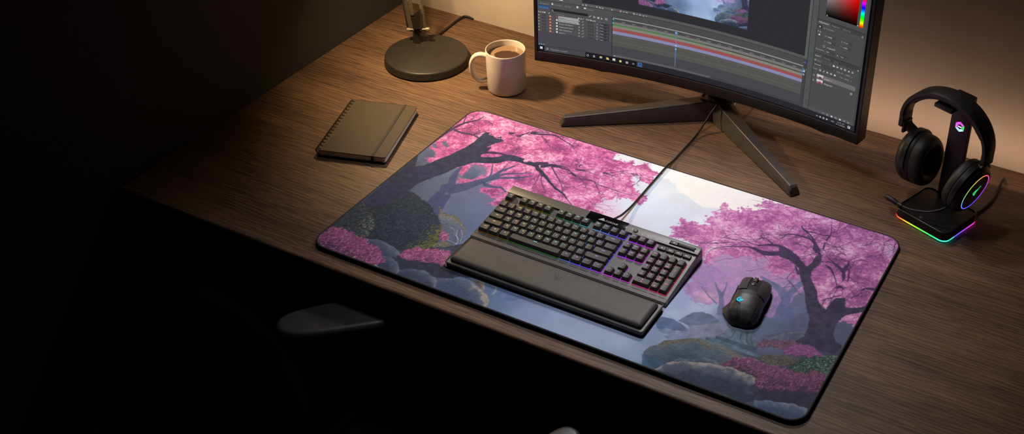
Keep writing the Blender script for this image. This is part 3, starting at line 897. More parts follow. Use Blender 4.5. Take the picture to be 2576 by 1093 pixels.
    def sprout(p, n, col, seed, a=0.7):
        # fine twigs leaving a branch
        r = np.random.default_rng(seed)
        for _ in range(n):
            k = r.integers(0, len(p))
            x, y = p[k] + (p[(k + 1) % len(p)] - p[k]) * r.random()
            d = p[(k + 1) % len(p)] - p[k]
            ang = math.atan2(d[1], d[0]) + r.choice((-1, 1)) * r.uniform(0.3, 1.0) + (PI if r.random() < 0.5 else 0)
            stack = [(x, y, ang, r.uniform(1.8, 3.0), r.uniform(30, 80))]
            while stack:
                x, y, ang, w, Ln = stack.pop()
                for i in range(4):
                    ix, iy = int(min(max(x, 0), PW - 1)), int(min(max(y, 0), PH - 1))
                    c = cv.img[iy, ix]
                    if i and not (c[0] > c[1] + 30 or c[0] < 100):
                        break
                    nx, ny = x + math.cos(ang) * Ln / 4, y + math.sin(ang) * Ln / 4
                    cv.seg(x, y, nx, ny, w, w * 0.86, col, a)
                    x, y, w = nx, ny, w * 0.86
                    ang += r.normal(0, 0.2)
                if w > 0.9:
                    for sgn in (-1, 1):
                        if r.random() < 0.8:
                            stack.append((x, y, ang + sgn * r.uniform(0.25, 0.7), w * 0.85, Ln * 0.62))

    nbranch = 0
    FLAT = {  # style: (colour, outline wobble, opacity, tone range)
        'sky': ((233, 232, 236), 5, 1.0, 0.02), 'farwater': ((98, 118, 158), 10, 0.75, 0.15), 'hazeblue': ((74, 86, 112), 26, 0.75, 0.2),
        'gapblue': ((80, 92, 122), 8, 0.9, 0.15), 'tree2': ((62, 70, 108), 3, 0.93, 0.14), 'tree2b': ((100, 102, 138), 3, 0.75, 0.14),
        'trunkL': ((38, 43, 70), 3, 1.0, 0.34), 'twigL': ((46, 38, 68), 2, 0.95, 0.2), 'darkmass': ((39, 45, 59), 12, 0.95, 0.25),
        'mossline': ((138, 124, 78), 6, 0.9, 0.4), 'streak': ((186, 188, 192), 3, 0.75, 0.3), 'ringstone': ((146, 142, 138), 3, 0.85, 0.4),
        'tanmoss': ((134, 124, 102), 8, 0.85, 0.35), 'rockdark': ((56, 64, 84), 4, 0.95, 0.3), 'darkbush': ((46, 50, 66), 10, 0.95, 0.3),
        'farpink': ((176, 132, 186), 22, 0.72, 0.16), 'farpink2': ((206, 160, 190), 8, 0.6, 0.2), 'fartree': ((98, 106, 146), 2, 0.85, 0.1),
        'farhill': ((100, 112, 144), 3, 0.95, 0.2), 'farhill2': ((92, 110, 146), 3, 0.95, 0.16), 'farrock': ((122, 134, 166), 3, 0.9, 0.2),
        'farground': ((122, 126, 150), 10, 0.7, 0.25), 'hillR': ((88, 94, 114), 3, 0.9, 0.22), 'hillR2': ((86, 92, 122), 3, 0.85, 0.12),
        'tanline': ((150, 132, 122), 3, 0.7, 0.3), 'wisp': ((214, 222, 240), 7, 0.7, 0.1), 'trunkR': ((58, 52, 76), 3, 1.0, 0.3), 'twigR': ((60, 42, 82), 2, 0.95, 0.2),
        'groundR': ((84, 78, 76), 10, 0.9, 0.4), 'drape': ((92, 110, 128), 2, 1.0, 0.25), 'drapeline': ((54, 68, 84), 2, 0.8, 0.2), 'plinth': ((66, 84, 102), 1, 1.0, 0.25),
        'plinthtop': ((88, 110, 126), 1, 1.0, 0.3), 'mossyel': ((98, 100, 84), 6, 0.85, 0.4), 'teal': ((58, 88, 114), 8, 0.85, 0.15), 'darkR': ((50, 50, 68), 14, 0.9, 0.3),
    }
    for style, p in ART:
        if style in ('pinkL', 'pinkL2', 'pinkR', 'pinkR2'):
            area = 0.5 * abs(float(np.dot(p[:, 0], np.roll(p[:, 1], 1)) - np.dot(p[:, 1], np.roll(p[:, 0], 1))))
            key = style[:5]
            blossoms(p, key, 14 if area > 9e4 else 7, int(area / 26), 1.7, 4.6, tintR if key == 'pinkR' else None)
            if area > 9e4:
                twigs(p, 78 if key == 'pinkL' else 92, (96, 52, 92), 5 if key == 'pinkL' else 6)
        elif style in FLAT:
            c, amp, a, tn = FLAT[style]
            sl, m = cv.mask(p, amp, 1.0 if style in ('plinth', 'plinthtop', 'drape', 'sky') else 1.6)
            if sl is None:
                continue
            col = np.asarray(c, np.float32) * tone(sl, 1 - tn, 1 + tn)
            if style in ('trunkL', 'trunkR', 'tree2'):     # bark ridges, mist lower down
                Y = np.arange(sl[0].start, sl[0].stop)[:, None, None] / PH
                col = col * (0.9 + 0.2 * cv.n3[sl][..., None])
                k = np.clip(0.62 - Y, 0, 1) * (0.55 if style != 'trunkR' else 0.25)
                col = col * (1 - k) + np.array((64, 82, 116), np.float32) * k
            if style == 'farpink':
                a2 = np.clip(0.25 + 1.1 * cv.n2[sl] + 0.5 * (cv.n1[sl] - 0.5), 0.15, 0.92)
                cv.blend(sl, m * a2, col)
                dabs(p, 2600, [(196, 156, 204), (170, 122, 182), (206, 170, 206), (182, 130, 178)], 1.4, 3.4, 20, None, 0.26)
                for k in range(5):
                    sprout(p, 10, (138, 106, 164), 300 + k, 0.4)
                continue
            cv.blend(sl, m, col, a)
            if style in ('twigL', 'twigR', 'fartree'):
                nbranch += 1
                sprout(p, 6 if style != 'fartree' else 2, (84, 52, 92) if style != 'fartree' else (120, 112, 158), 100 + nbranch, 0.7 if style != 'fartree' else 0.5)
            if style == 'darkmass':
                dabs(p, 900, [(52, 60, 72), (34, 40, 52), (62, 68, 76)], 2, 4)
            if style in ('tanmoss', 'mossyel', 'groundR', 'mossline'):
                dabs(p, 220, [(118, 114, 92), (88, 92, 84), (72, 74, 84)], 1.2, 2.8)
        elif style == 'mossrock':
            sl, m = cv.mask(p, 8, 4)
            cv.blend(sl, m, np.array((36, 48, 68), np.float32) * tone(sl, 0.8, 1.25))
            dabs(p, 5200, None, 1.8, 4.2, 8, lambda u, v: ((112, 108, 52) if rng.random() < 0.55 else (78, 84, 50)) if u > 0.80 + rng.normal(0, 0.07) or (v > 0.86 and u > 0.5 and rng.random() < 0.6) else ((52, 66, 76) if rng.random() < 0.4 else (32, 42, 60)))
        elif style == 'bush1':
            sl, m = cv.mask(p, 7, 4)
            cv.blend(sl, m, np.array((40, 47, 58), np.float32) * tone(sl, 0.8, 1.25))
            dabs(p, 2000, None, 1.6, 3.6, 7, lambda u, v: (134, 138, 116) if rng.random() < max(0.0, u * 1.1 - 0.45) * (0.4 + v) else ((72, 82, 84) if rng.random() < 0.5 else (38, 46, 54)))
        elif style == 'greenbush':
            sl, m = cv.mask(p, 7, 4)
            cv.blend(sl, m, np.array((42, 60, 58), np.float32) * tone(sl, 0.8, 1.25))
            dabs(p, 1300, None, 1.6, 3.4, 7, lambda u, v: (116, 142, 118) if rng.random() < v * 0.4 else ((66, 92, 82) if rng.random() < 0.5 else (38, 52, 56)))
        elif style in ('kbush', 'kbushs'):
            heath(p, (200, 124, 160), (146, 68, 106), (56, 44, 70), int(abs(np.ptp(p[:, 0]) * np.ptp(p[:, 1])) / 24), 9, 1.1)
        elif style == 'kbushR':
            heath(p, (152, 92, 128), (108, 62, 92), (46, 44, 62), int(abs(np.ptp(p[:, 0]) * np.ptp(p[:, 1])) / 30), 9, 0.8)
        elif style == 'heather':
            heath(p, (128, 92, 112), (92, 68, 86), (60, 58, 70), 700, 8, 1.2)
        elif style == 'heather2':
            heath(p, (150, 92, 142), (112, 66, 106), (60, 50, 74), 900, 8, 1.2)
        elif style == 'rock':
            rock(p, (84, 94, 114), (112, 120, 134), (60, 70, 92))
        elif style == 'rockR':
            rock(p, (98, 106, 126), (120, 122, 126), (88, 98, 122), 5, -0.3)
        elif style == 'rockbig':
            rock(p, (98, 106, 122), (164, 156, 148), (70, 84, 112), 4, 0.8)
        elif style == 'rockbig2':
            rock(p, (92, 98, 114), (156, 150, 150), (48, 60, 80), 5, 0.1)
        elif style == 'rocksmall':
            rock(p, (118, 108, 98), (160, 146, 120), (70, 72, 86), 4)
        elif style == 'rocklight':
            rock(p, (140, 136, 138), (166, 160, 158), (96, 98, 108), 4)
        elif style == 'rockmoss':
            rock(p, (90, 102, 118), (112, 116, 108), (62, 76, 98), 5, 0.1)
        elif style == 'rockbottom':
            rock(p, (92, 104, 130), (120, 130, 150), (66, 80, 110), 5, 0.2)
    # left half of the print tinted cooler to offset the lamp's warm light
    k = np.clip(1 - np.arange(PW) / (PW * 0.55), 0, 1)[None, :, None]
    cv.img *= 1 + k * (np.array((0.96, 0.99, 1.07), np.float32) - 1)
    return np.clip(cv.img, 0, 255)


def to_linear(img):
    v = img / 255.0
    return np.where(v <= 0.04045, v / 12.92, ((v + 0.055) / 1.055) ** 2.4).astype(np.float32)


def colour_grid(name, w, h, nx, ny, rgb, parent, material, attr, keep=None, place=None):
    """A flat (or bent by place) grid of nx x ny cells whose corners carry the colours rgb (ny+1, nx+1, 3), linear."""
    X, Y = np.meshgrid(np.linspace(0, w, nx + 1), np.linspace(0, h, ny + 1))
    co = np.stack([X, Y, np.zeros_like(X)], -1).reshape(-1, 3)
    if place is not None:
        co = place(co)
    i = np.arange(ny)[:, None] * (nx + 1) + np.arange(nx)[None, :]
    q = np.stack([i, i + 1, i + nx + 2, i + nx + 1], -1).reshape(-1, 4)
    if keep is not None:
        c = keep(X, Y).reshape(-1)
        q = q[c[q].all(1)]
    me = bpy.data.meshes.new(name)
    me.vertices.add(len(co))
    me.vertices.foreach_set('co', co.astype(np.float32).ravel())
    me.loops.add(q.size)
    me.loops.foreach_set('vertex_index', q.astype(np.int32).ravel())
    me.polygons.add(len(q))
    me.polygons.foreach_set('loop_start', np.arange(0, q.size, 4, dtype=np.int32))
    me.update(calc_edges=True)
    at = me.color_attributes.new(attr, 'FLOAT_COLOR', 'POINT')
    rgba = np.ones((len(co), 4), np.float32)
    rgba[:, :3] = rgb.reshape(-1, 3)
    at.data.foreach_set('color', rgba.ravel())
    me.materials.append(material)
    me.validate()
    o = bpy.data.objects.new(name, me)
    COL.objects.link(o)
    o.parent = parent
    return o


def cloth_print_material():
    m, nt, out = new_mat('printed_cloth')
    b = node(nt, 'ShaderNodeBsdfPrincipled')
    a = node(nt, 'ShaderNodeAttribute')
    a.attribute_name = 'print'
    nt.links.new(a.outputs['Color'], b.inputs['Base Color'])
    b.inputs['Roughness'].default_value = 0.8
    b.inputs['Specular IOR Level'].default_value = 0.25
    b.inputs['Sheen Weight'].default_value = 0.05
    tc = node(nt, 'ShaderNodeTexCoord')
    v = node(nt, 'ShaderNodeTexVoronoi')
    v.inputs['Scale'].default_value = 900
    nt.links.new(tc.outputs['Object'], v.inputs['Vector'])
    bp = node(nt, 'ShaderNodeBump')
    bp.inputs['Strength'].default_value = 0.12
    bp.inputs['Distance'].default_value = 0.0004
    nt.links.new(v.outputs['Distance'], bp.inputs['Height'])
    nt.links.new(bp.outputs['Normal'], b.inputs['Normal'])
    nt.links.new(b.outputs['BSDF'], out.inputs['Surface'])
    return m


ART = []
for ln in ART_TEXT.strip().split('\n'):
    w = ln.split()
    ART.append((w[0], np.array([float(x) for x in w[1:]]).reshape(-1, 2)))
PICTURE = paint_picture()
NX, NY = 1060, 591
fine = PICTURE[:NY * 2, :NX * 2].reshape(NY, 2, NX, 2, 3).mean((1, 3))
corner = np.zeros((NY + 1, NX + 1, 3), np.float32)
pad = np.pad(fine, ((1, 1), (1, 1), (0, 0)), mode='edge')
corner = 0.25 * (pad[:-1, :-1] + pad[1:, :-1] + pad[:-1, 1:] + pad[1:, 1:])
corner = 0.6 * pad[1:, 1:] + 0.4 * corner

M_RUBBER = mat('black_rubber', (16, 15, 18), 0.7, bump=0.3, bscale=500)
M_STITCH = mat('stitched_black_edge', (20, 18, 24), 0.75, bump=0.6, bscale=900)
deskmat = thing('desk_mat', 'extended desk mat printed with pink cherry trees by misty water', 'desk mat', (MATW / 2, MATH / 2, 0))
R = 0.034
MB().rbox(MATW - 0.002, MATH - 0.002, 0.0, 0.0036, R, 0.0008).build('rubber_base', M_RUBBER, deskmat)


def in_rounded(X, Y):
    dx = np.maximum(np.abs(X - MATW / 2) - (MATW / 2 - R), 0)
    dy = np.maximum(np.abs(Y - MATH / 2) - (MATH / 2 - R), 0)
    return np.hypot(dx, dy) < R - 0.0005


pr = colour_grid('printed_cloth', MATW, MATH, NX, NY, to_linear(corner), deskmat, cloth_print_material(), 'print', in_rounded)
pr.location = (-MATW / 2, -MATH / 2, MATT - 0.0001)
edge = MB()
edge.tube([(x, y, 0.0024) for x, y, _ in rrect(MATW - 0.002, MATH - 0.002, R, 0, 0, 10)], 0.0023, 8, closed=True)
edge.build('stitched_edge', M_STITCH, deskmat)

# ================================================================== curved monitor
M_BLACKPL = mat('black_plastic', (24, 22, 25), 0.38, bump=0.12, bscale=900)
M_STAND = mat('dark_anodised_metal', (86, 80, 77), 0.36, 0.5, bump=0.08, bscale=1200)
M_GLOSS = mat('gloss_black', (8, 7, 9), 0.12)
MONW, MONSAG, MONR = 0.80446, 0.0455, 1.80063
mon = thing('computer_monitor', 'wide curved black monitor showing grey editing software, on a splayed metal stand', 'monitor', (0.4865, 0.7447, 0.0), (0, 0, math.radians(2.129)))
HB = 0.09                      # underside of the frame above the desk


def mp_(s, t, off=0.0):
    """Point of the screen: s mm along the arc from the middle, t mm above the frame's underside, off metres towards the viewer."""
    th = s / 1000.0 / MONR
    r = MONR - off
    return (r * math.sin(th), MONSAG - MONR + r * math.cos(th), HB + t / 1000.0)


def arc_solid(s0, s1, sec, n=40):
    """Sweep a closed (off, t) section along the arc."""
    mb = MB()
    mb.loft([[mp_(s0 + (s1 - s0) * i / n, t, o) for o, t in sec] for i in range(n + 1)])
    return mb


HA = 405.6
T_TOP = 368.0
# frame: chin, two sides, top bar and the back shell
arc_solid(-HA, HA, [(0.0015, 1), (0.0, 0), (-0.034, 0), (-0.036, 3), (-0.036, 24), (-0.004, 27.5), (0.0008, 27.5), (0.0022, 26), (0.0022, 3)]).build('chin', M_BLACKPL, mon, 30)
for s0, s1 in ((-HA - 1.5, -HA + 6), (HA - 6, HA + 1.5)):
    arc_solid(s0, s1, [(0.002, 2), (0.0, 0), (-0.034, 0), (-0.036, 3), (-0.036, T_TOP), (0.002, T_TOP)], 2).build('side_bezel', M_BLACKPL, mon, 30, bevel=0.0012)
arc_solid(-HA, HA, [(0.002, T_TOP - 8), (-0.036, T_TOP - 8), (-0.036, T_TOP), (0.002, T_TOP)]).build('top_bezel', M_BLACKPL, mon, 30)
bk = MB()
rings = []
for inset, off in ((4, -0.03), (10, -0.046), (60, -0.062), (180, -0.075)):
    w, h = HA - inset, T_TOP / 2 - inset * 0.6
    rings.append([mp_(s, T_TOP / 2 + t, off) for s, t in ([(-w + 2 * w * i / 24, -h) for i in range(25)] + [(w - 2 * w * i / 24, h) for i in range(25)])])
bk.loft(rings, True, True)
bk.build('back_shell', M_BLACKPL, mon, 25)
# two wedge-shaped feet-like fairings under the chin
for s0, s1, s2, s3 in ((-312, -262, -240, -205), (258, 318, 342, 378)):
    f = MB()
    prof = [(s0, 0.0), (s1, -4.0), (s2, -6.5), (s3, 0.0)] if s0 < 0 else [(s0, 0.0), (s1, -7.0), (s2, -4.0), (s3, 0.0)]
    f.loft([[mp_(s, 0.5, -0.004), mp_(s, t - 0.4, -0.006), mp_(s, t - 0.4, -0.028), mp_(s, 0.5, -0.03)] for s, t in prof])
    f.build('fairing', M_GLOSS, mon, 20)

# ---- the picture on the screen: one mesh, each face with its own glow
UI = MB()
UIL = [0]


def uic(c):
    return lin(c)


def ui_rect(s0, t0, s1, t1, c, lay=None):
    UIL[0] += 1
    off = 0.000005 * (UIL[0] if lay is None else 460)
    cut = [s0] + [4.0 * k for k in range(int(math.floor(s0 / 4)) + 1, int(math.ceil(s1 / 4)))] + [s1]
    n = len(cut) - 1
    V, F = [], []
    for s in cut:
        V += [mp_(s, t0, off), mp_(s, t1, off)]
    for i in range(n):
        F.append((2 * i, 2 * i + 2, 2 * i + 3, 2 * i + 1))
    UI.add(V, F, 0, None, uic(c))


def ui_text(s, t, h, txt, c, right=None):
    """Left-aligned text with cap height h mm, its baseline at t; squeezed to end at right when given."""
    V, F, x0, x1 = glyphs(txt)
    k = h / 0.69
    kx = k if right is None else (right - s) / max(x1 - x0, 1e-6)
    UI.add([mp_(s + (x - x0) * kx, t + y * k, 0.0021) for x, y in V], F, 0, None, uic([q * 0.92 for q in c]))


def ui_poly(pts, c, lay=0.0022):
    UI.add([mp_(s, t, lay) for s, t in pts], [tuple(range(len(pts)))], 0, None, uic(c))


def ui_line(s0, t0, s1, t1, w, c):
    d = math.hypot(s1 - s0, t1 - t0)
    nx, ny = -(t1 - t0) / d * w / 2, (s1 - s0) / d * w / 2
    ui_poly([(s0 + nx, t0 + ny), (s0 - nx, t0 - ny), (s1 - nx, t1 - ny), (s1 + nx, t1 + ny)], c)


def ui_ring(s, t, r, w, c, n=14):
    V, F = [], []
    for k in range(n):
        a = 2 * PI * k / n
        V += [mp_(s + r * math.cos(a), t + r * math.sin(a), 0.0022), mp_(s + (r - w) * math.cos(a), t + (r - w) * math.sin(a), 0.0022)]
    for k in range(n):
        a, b = 2 * k, 2 * ((k + 1) % n)
        F.append((a, b, b + 1, a + 1))
    UI.add(V, F, 0, None, uic(c))


def ui_icon(s, t, z, kind, c=(205, 205, 208)):
    h = z / 2
    if kind == 0:
        ui_rect(s - h, t - h, s + h, t + h * 0.8, c, 100)
    elif kind == 1:
        ui_ring(s, t, h, z * 0.22, c)
    elif kind == 2:
        ui_line(s - h, t - h, s + h, t + h, z * 0.26, c)
    elif kind == 3:
        ui_poly([(s - h, t - h), (s + h, t - h), (s, t + h)], c)
    elif kind == 4:
        for a, b, e, f in ((-h, -h, h, -h * .6), (-h, h * .6, h, h), (-h, -h, -h * .6, h), (h * .6, -h, h, h)):
            ui_rect(s + a, t + b, s + e, t + f, c, 100)
    elif kind == 5:
        ui_rect(s - h, t - h, s - h * .2, t + h, c, 100)
        ui_rect(s + h * .2, t - h * .5, s + h, t + h * .5, c, 100)
    elif kind == 6:
        ui_line(s - h, t - h * .4, s, t + h * .5, z * 0.2, c)
        ui_line(s, t + h * .5, s + h, t - h * .4, z * 0.2, c)


SR, SL = 394, -398
G = (75, 75, 77)
ui_rect(SL - 5, 26, SR + 9, T_TOP - 6, (9, 9, 11))
ui_rect(SL, 31, SR, 352, G)
# preview area and project panel
ui_rect(SL, 165, -289, 352, (84, 84, 84))
ui_rect(-289, 172, 255.5, 352, (46, 45, 50))
ui_rect(-289, 165, 262, 172, (88, 87, 88))
ui_rect(255.5, 165, 262, 352, (88, 93, 92))
ui_rect(262, 31, 263.2, 352, (42, 42, 44))
ui_rect(276.5, 44, 278, 352, (44, 44, 46))
ui_rect(263.2, 44, 276.5, 352, (80, 82, 82))
ui_rect(-345.5, 170, -336.5, 175, (214, 214, 214))
ui_rect(SL, 163.6, 262, 164.8, (50, 49, 52))
# left of the timeline
ui_rect(SL, 46, -215, 163.6, (79, 78, 81))
ui_rect(SL, 46, -215, 82, (73, 71, 77))
ui_text(-391, 155.5, 3.4, '(6)  Preview_2', (170, 170, 172), -371)
ui_rect(-363.5, 155.2, -360, 160, (212, 208, 190))
ui_text(-356, 156, 3, 'My video', (150, 150, 152), -339)
ui_text(-331, 156, 3, 'Sakura Mp_', (160, 160, 162), -315)
ui_rect(-303, 156, -298.5, 161.5, (206, 190, 170))
ui_rect(-285, 157.5, -280, 161, (205, 205, 205))
ui_text(-277.5, 157, 3, 'Preview', (150, 150, 152), -262)
ui_rect(-395.5, 143.2, -369.5, 152, (40, 72, 112))
ui_text(-394.5, 145.8, 4.4, '0;00;02;22', (90, 150, 215), -370.5)
ui_rect(-394.5, 143.6, -371, 144.8, (70, 110, 170))
ui_rect(-366, 139.2, -275.5, 145.4, (38, 38, 40))
ui_ring(-361.5, 142.8, 1.7, 0.6, (200, 200, 200))
ui_line(-360.4, 141.6, -358.6, 140.2, 0.7, (200, 200, 200))
for i, (s, k) in enumerate(((-269.5, 2), (-258.5, 5), (-249, 0), (-241, 3), (-229.5, 4))):
    ui_icon(s, 141.5, 5.0, k, (176, 176, 178))
for i, (s, k) in enumerate(((-394, 1), (-389.5, 3), (-384.5, 1), (-380, 0), (-369.5, 3))):
    ui_icon(s, 134.5, 3.2, k, (205, 205, 205))
ui_text(-352, 132.5, 2.6, 'Source Name', (140, 140, 142), -332)
for i, s in enumerate((-297, -291.5, -286.5, -277, -271.5, -267, -262, -257)):
    ui_icon(s, 131.5, 3.4, (0, 3, 2, 4, 5, 0, 3, 5)[i], (190, 190, 192))
ui_text(-248, 129.6, 2.4, 'Parent', (130, 130, 132), -233)
names = ['Sakura 1', 'Edit - water loop 4.2 mx', 'Smoke Simulations', 'Displacement_Noise', 'Light Adjustment', 'Solid 11']
ends = [-330, -303, -310, -311, -314, -331]
for i in range(6):
    t = 124.7 - 7.93 * i
    ui_icon(-394.5, t + 1.2, 3.0, 1, (186, 186, 188))
    for s in (-385.5, -380.5):
        ui_rect(s - 1.7, t - 1.2, s + 1.7, t + 3.6, (62, 61, 63))
    ui_text(-373.5, t - 0.6, 2.6, '1', (130, 130, 132))
    ui_rect(-369.8, t - 2.2, -364.8, t + 2.6, ((200, 120, 60), (196, 84, 74), (190, 82, 70), (206, 108, 66), (196, 124, 82), (200, 92, 72))[i])
    ui_rect(-368.4, t - 0.8, -366.2, t + 1.2, (226, 176, 140))
    ui_text(-361.6, t - 1.4, 3, str(i + 1), (140, 140, 142))
    if i < 2:
        ui_rect(-347.8, t - 3.6 + 0.2, -298.2, t + 3.8, (158, 158, 160))
    ui_rect(-353.2, t - 1.6, -349.2, t + 2.8, (214, 205, 205) if i else (150, 70, 80))
    ui_text(-345.2, t - 1.2, 3.3, names[i], (52, 52, 54) if i < 2 else (196, 196, 198), ends[i])
    ui_icon(-296, t - 0.4, 3.2, 5 if i % 2 else 4, (176, 176, 178))
    ui_line(-289, t - 2.4, -284.5, t + 1.4, 0.8, (186, 186, 188))
    for s in (-273, -268, -263):
        ui_rect(s - 1.7, t - 3.6, s + 1.7, t + 1.2, (62, 61, 63))
    ui_ring(-252, t - 0.8, 1.8, 0.6, (160, 160, 162))
    ui_rect(-246.5, t - 4, -223, t + 2.4, (55, 54, 59))
    ui_text(-244.8, t - 2.2, 3.1, 'None', (190, 190, 192), -236)
    ui_icon(-227, t - 1, 2.2, 6, (190, 190, 190))
for s, c in ((-394, (90, 170, 200)), (-388.5, (120, 180, 200)), (-383, (130, 150, 160))):
    ui_icon(s, 48.5, 3.2, 5, c)
ui_rect(-216.2, 44, -214.4, 149, (49, 48, 52))
# tracks
TLL, TLR = -214.4, 255
ui_rect(TLL, 46, TLR, 150, (73, 73, 74))
ui_rect(TLL, 145.6, TLR, 148.0, (150, 149, 147))
ui_rect(TLL, 137, TLR, 145.2, (74, 73, 74))
for i in range(18):
    s = TLL + 22 + i * 26.4
    ui_text(s, 138.8, 3.1, ('%02d:%02df' % (i // 2, (i % 2) * 15)), (158, 158, 160), s + 8.5)
ui_rect(TLL, 130.4, TLR, 137, (118, 116, 113))
ui_rect(TLL, 128.2, -58, 130.2, (46, 128, 54))
ui_rect(-58, 128.2, 15, 130.2, (44, 104, 50))
ui_rect(15, 128.2, TLR, 130.2, (66, 62, 56))
ui_rect(TLL, 121.2, TLR, 128.0, (130, 127, 117))
ui_rect(TLL, 113.6, TLR, 121.0, (152, 80, 78))
ui_rect(TLL, 105.6, TLR, 113.4, (133, 134, 172))
for k in range(4):
    ui_rect(TLL, 98 - 7.8 * k, TLR, 105.2 - 7.8 * k, (88, 87, 84) if k % 2 == 0 else (84, 84, 81))
    ui_rect(TLL, 97.2 - 7.8 * k, TLR, 98 - 7.8 * k, (68, 67, 66))
ui_rect(TLL, 51, TLR, 73.5, (71, 70, 75))
ui_rect(TLL, 45.5, 30, 50.4, (92, 92, 92))
ui_rect(30, 45.5, TLR, 50.4, (66, 65, 69))
ui_icon(-208, 48, 2.8, 0, (180, 180, 180))
ui_text(-203, 46.6, 2.8, 'Loop off', (150, 150, 152), -191)
ui_rect(-58.3, 53, -57.0, 144, (86, 134, 206))
ui_poly([(-60.4, 145), (-54.9, 145), (-54.9, 141.6), (-57.6, 139.4), (-60.4, 141.6)], (110, 164, 236))
ui_rect(-59, 107, -56.4, 109.6, (220, 225, 245))
ui_rect(-59.4, 97.5, -56, 100.5, (150, 190, 240))
ui_rect(TLL - 0.4, 141.5, TLL + 3.6, 145, (60, 160, 186))
ui_rect(TLL - 0.4, 131.5, TLL + 1.6, 137, (70, 170, 196))
ui_rect(255, 46, 262, 163, (66, 66, 68))
ui_icon(258.5, 158, 4.0, 0, (60, 110, 200))
ui_rect(253.6, 124, 254.8, 146, (76, 120, 190))
ui_icon(258.8, 136, 4.6, 0, (150, 205, 240))
ui_ring(258.4, 127.5, 2.1, 0.8, (200, 200, 204))
# transport icons under the preview
for i, (s, k) in enumerate(((-287, 3), (-279, 4), (-253, 1), (-245, 5), (-239, 3), (-216, 3), (-203, 0), (-195, 4), (-187, 6), (-180, 1), (-162, 4), (-155, 6), (-147, 5), (-139, 3), (-132, 6))):
    ui_icon(s, 168.5, 3.6, k, (190, 190, 194) if i != 6 else (120, 60, 60))
ui_text(-268, 167.4, 2.6, 'Full', (140, 140, 142), -258)
# taskbar
ui_rect(SL, 30, SR, 44.2, (42, 40, 46))
ui_rect(SL, 44.2, 262, 45.2, (54, 52, 58))
ui_rect(SL, 30, -382.5, 44, (28, 27, 30))
for a in (0, 1):
    for b in (0, 1):
        ui_rect(-393.2 + a * 3.2, 34.8 + b * 3.2, -390.4 + a * 3.2, 37.6 + b * 3.2, (236, 236, 238))
ui_rect(-382.5, 30, -281, 44, (72, 71, 76))
ui_ring(-374.5, 37.8, 2.6, 0.7, (190, 190, 192))
ui_line(-376.6, 35.8, -378, 34, 0.8, (190, 190, 192))
ui_text(-367.5, 35.4, 3.9, 'Type here to search', (168, 168, 172), -326)
ui_rect(-281, 30, -136.5, 44, (29, 28, 32))
ui_ring(-274.7, 37, 2.7, 0.7, (210, 210, 212))
ui_icon(-258.9, 37, 4.6, 4, (210, 210, 212))
ui_rect(-245.4, 34.2, -239.4, 39.4, (214, 190, 110))
ui_rect(-243.6, 34.2, -240.4, 37.0, (80, 170, 220))
ui_rect(-229, 34, -223.2, 39.6, (206, 184, 92))
ui_rect(-225.6, 34, -222.4, 36.4, (230, 230, 210))
ui_rect(-213, 34, -206.4, 40, (226, 222, 214))
ui_icon(-209.6, 36.6, 2.2, 0, (70, 64, 60))
ui_ring(-193.2, 36.8, 3.2, 1.9, (196, 190, 90))
ui_ring(-193.2, 36.8, 1.4, 1.3, (236, 226, 200))
ui_ring(-176.8, 36.8, 3.2, 1.6, (200, 186, 190))
ui_icon(-176.8, 36.6, 2.6, 0, (196, 70, 66))
ui_ring(-160.8, 37, 2.4, 1.2, (150, 140, 160))
ui_rect(-152.5, 30, -137, 44, (58, 58, 64))
ui_rect(-149.6, 33.2, -140.8, 42.4, (88, 150, 236))
ui_rect(-148.6, 34.2, -141.8, 41.4, (18, 40, 92))
ui_text(-147.4, 36.2, 4.0, 'Ps', (110, 170, 240), -142.8)
for i, s in enumerate((302, 310, 318.5, 327)):
    ui_icon(s, 36.6, 4.0, (6, 1, 4, 5)[i], (214, 214, 218))
ui_text(338, 35.4, 2.8, 'ENG', (200, 200, 204), 345)
ui_text(353, 38.2, 2.8, '10:42 AM', (180, 180, 184), 370)
ui_text(350, 32.6, 2.8, '2/11/2025', (190, 190, 194), 372)
ui_rect(377, 32.5, 388, 43, (52, 50, 56))
ui_ring(382, 37.4, 3.4, 1.1, (224, 224, 228))
ui_icon(383, 36.6, 2.4, 0, (224, 224, 228))
# right-hand panels
ui_rect(278, 44.2, SR - 3, 352, (75, 75, 75))
ui_rect(SR - 4.5, 44.2, SR, 352, (68, 67, 70))
n = 14


def grad_patch(s0, t0, s1, t1, nx, ny, f):
    UIL[0] += 1
    off = 0.000005 * UIL[0]
    V = [mp_(s0 + (s1 - s0) * i / nx, t0 + (t1 - t0) * j / ny, off) for j in range(ny + 1) for i in range(nx + 1)]
    F, C = [], []
    for j in range(ny):
        for i in range(nx):
            q = [(i, j), (i + 1, j), (i + 1, j + 1), (i, j + 1)]
            F.append(tuple(b * (nx + 1) + a for a, b in q))
            C.append([lin(f(a / nx, b / ny)) for a, b in q])
    UI.add(V, F, 0, None, C)


grad_patch(294.5, 284, 368.5, 352, 16, 16, lambda u, v: tuple(x * v ** 0.85 for x in (205 + 50 * u if u > 0.5 else 205 + 20 * u, 205 * (1 - u) ** 1.1, 205 * (1 - u) ** 1.1)))
ui_ring(298.5, 286.4, 1.5, 0.5, (220, 220, 220))


def hue(h):
    h = (h % 1.0) * 6
    return tuple(255 * min(1, max(0, x)) for x in (abs(h - 3) - 1, 2 - abs(h - 2), 2 - abs(h - 4)))


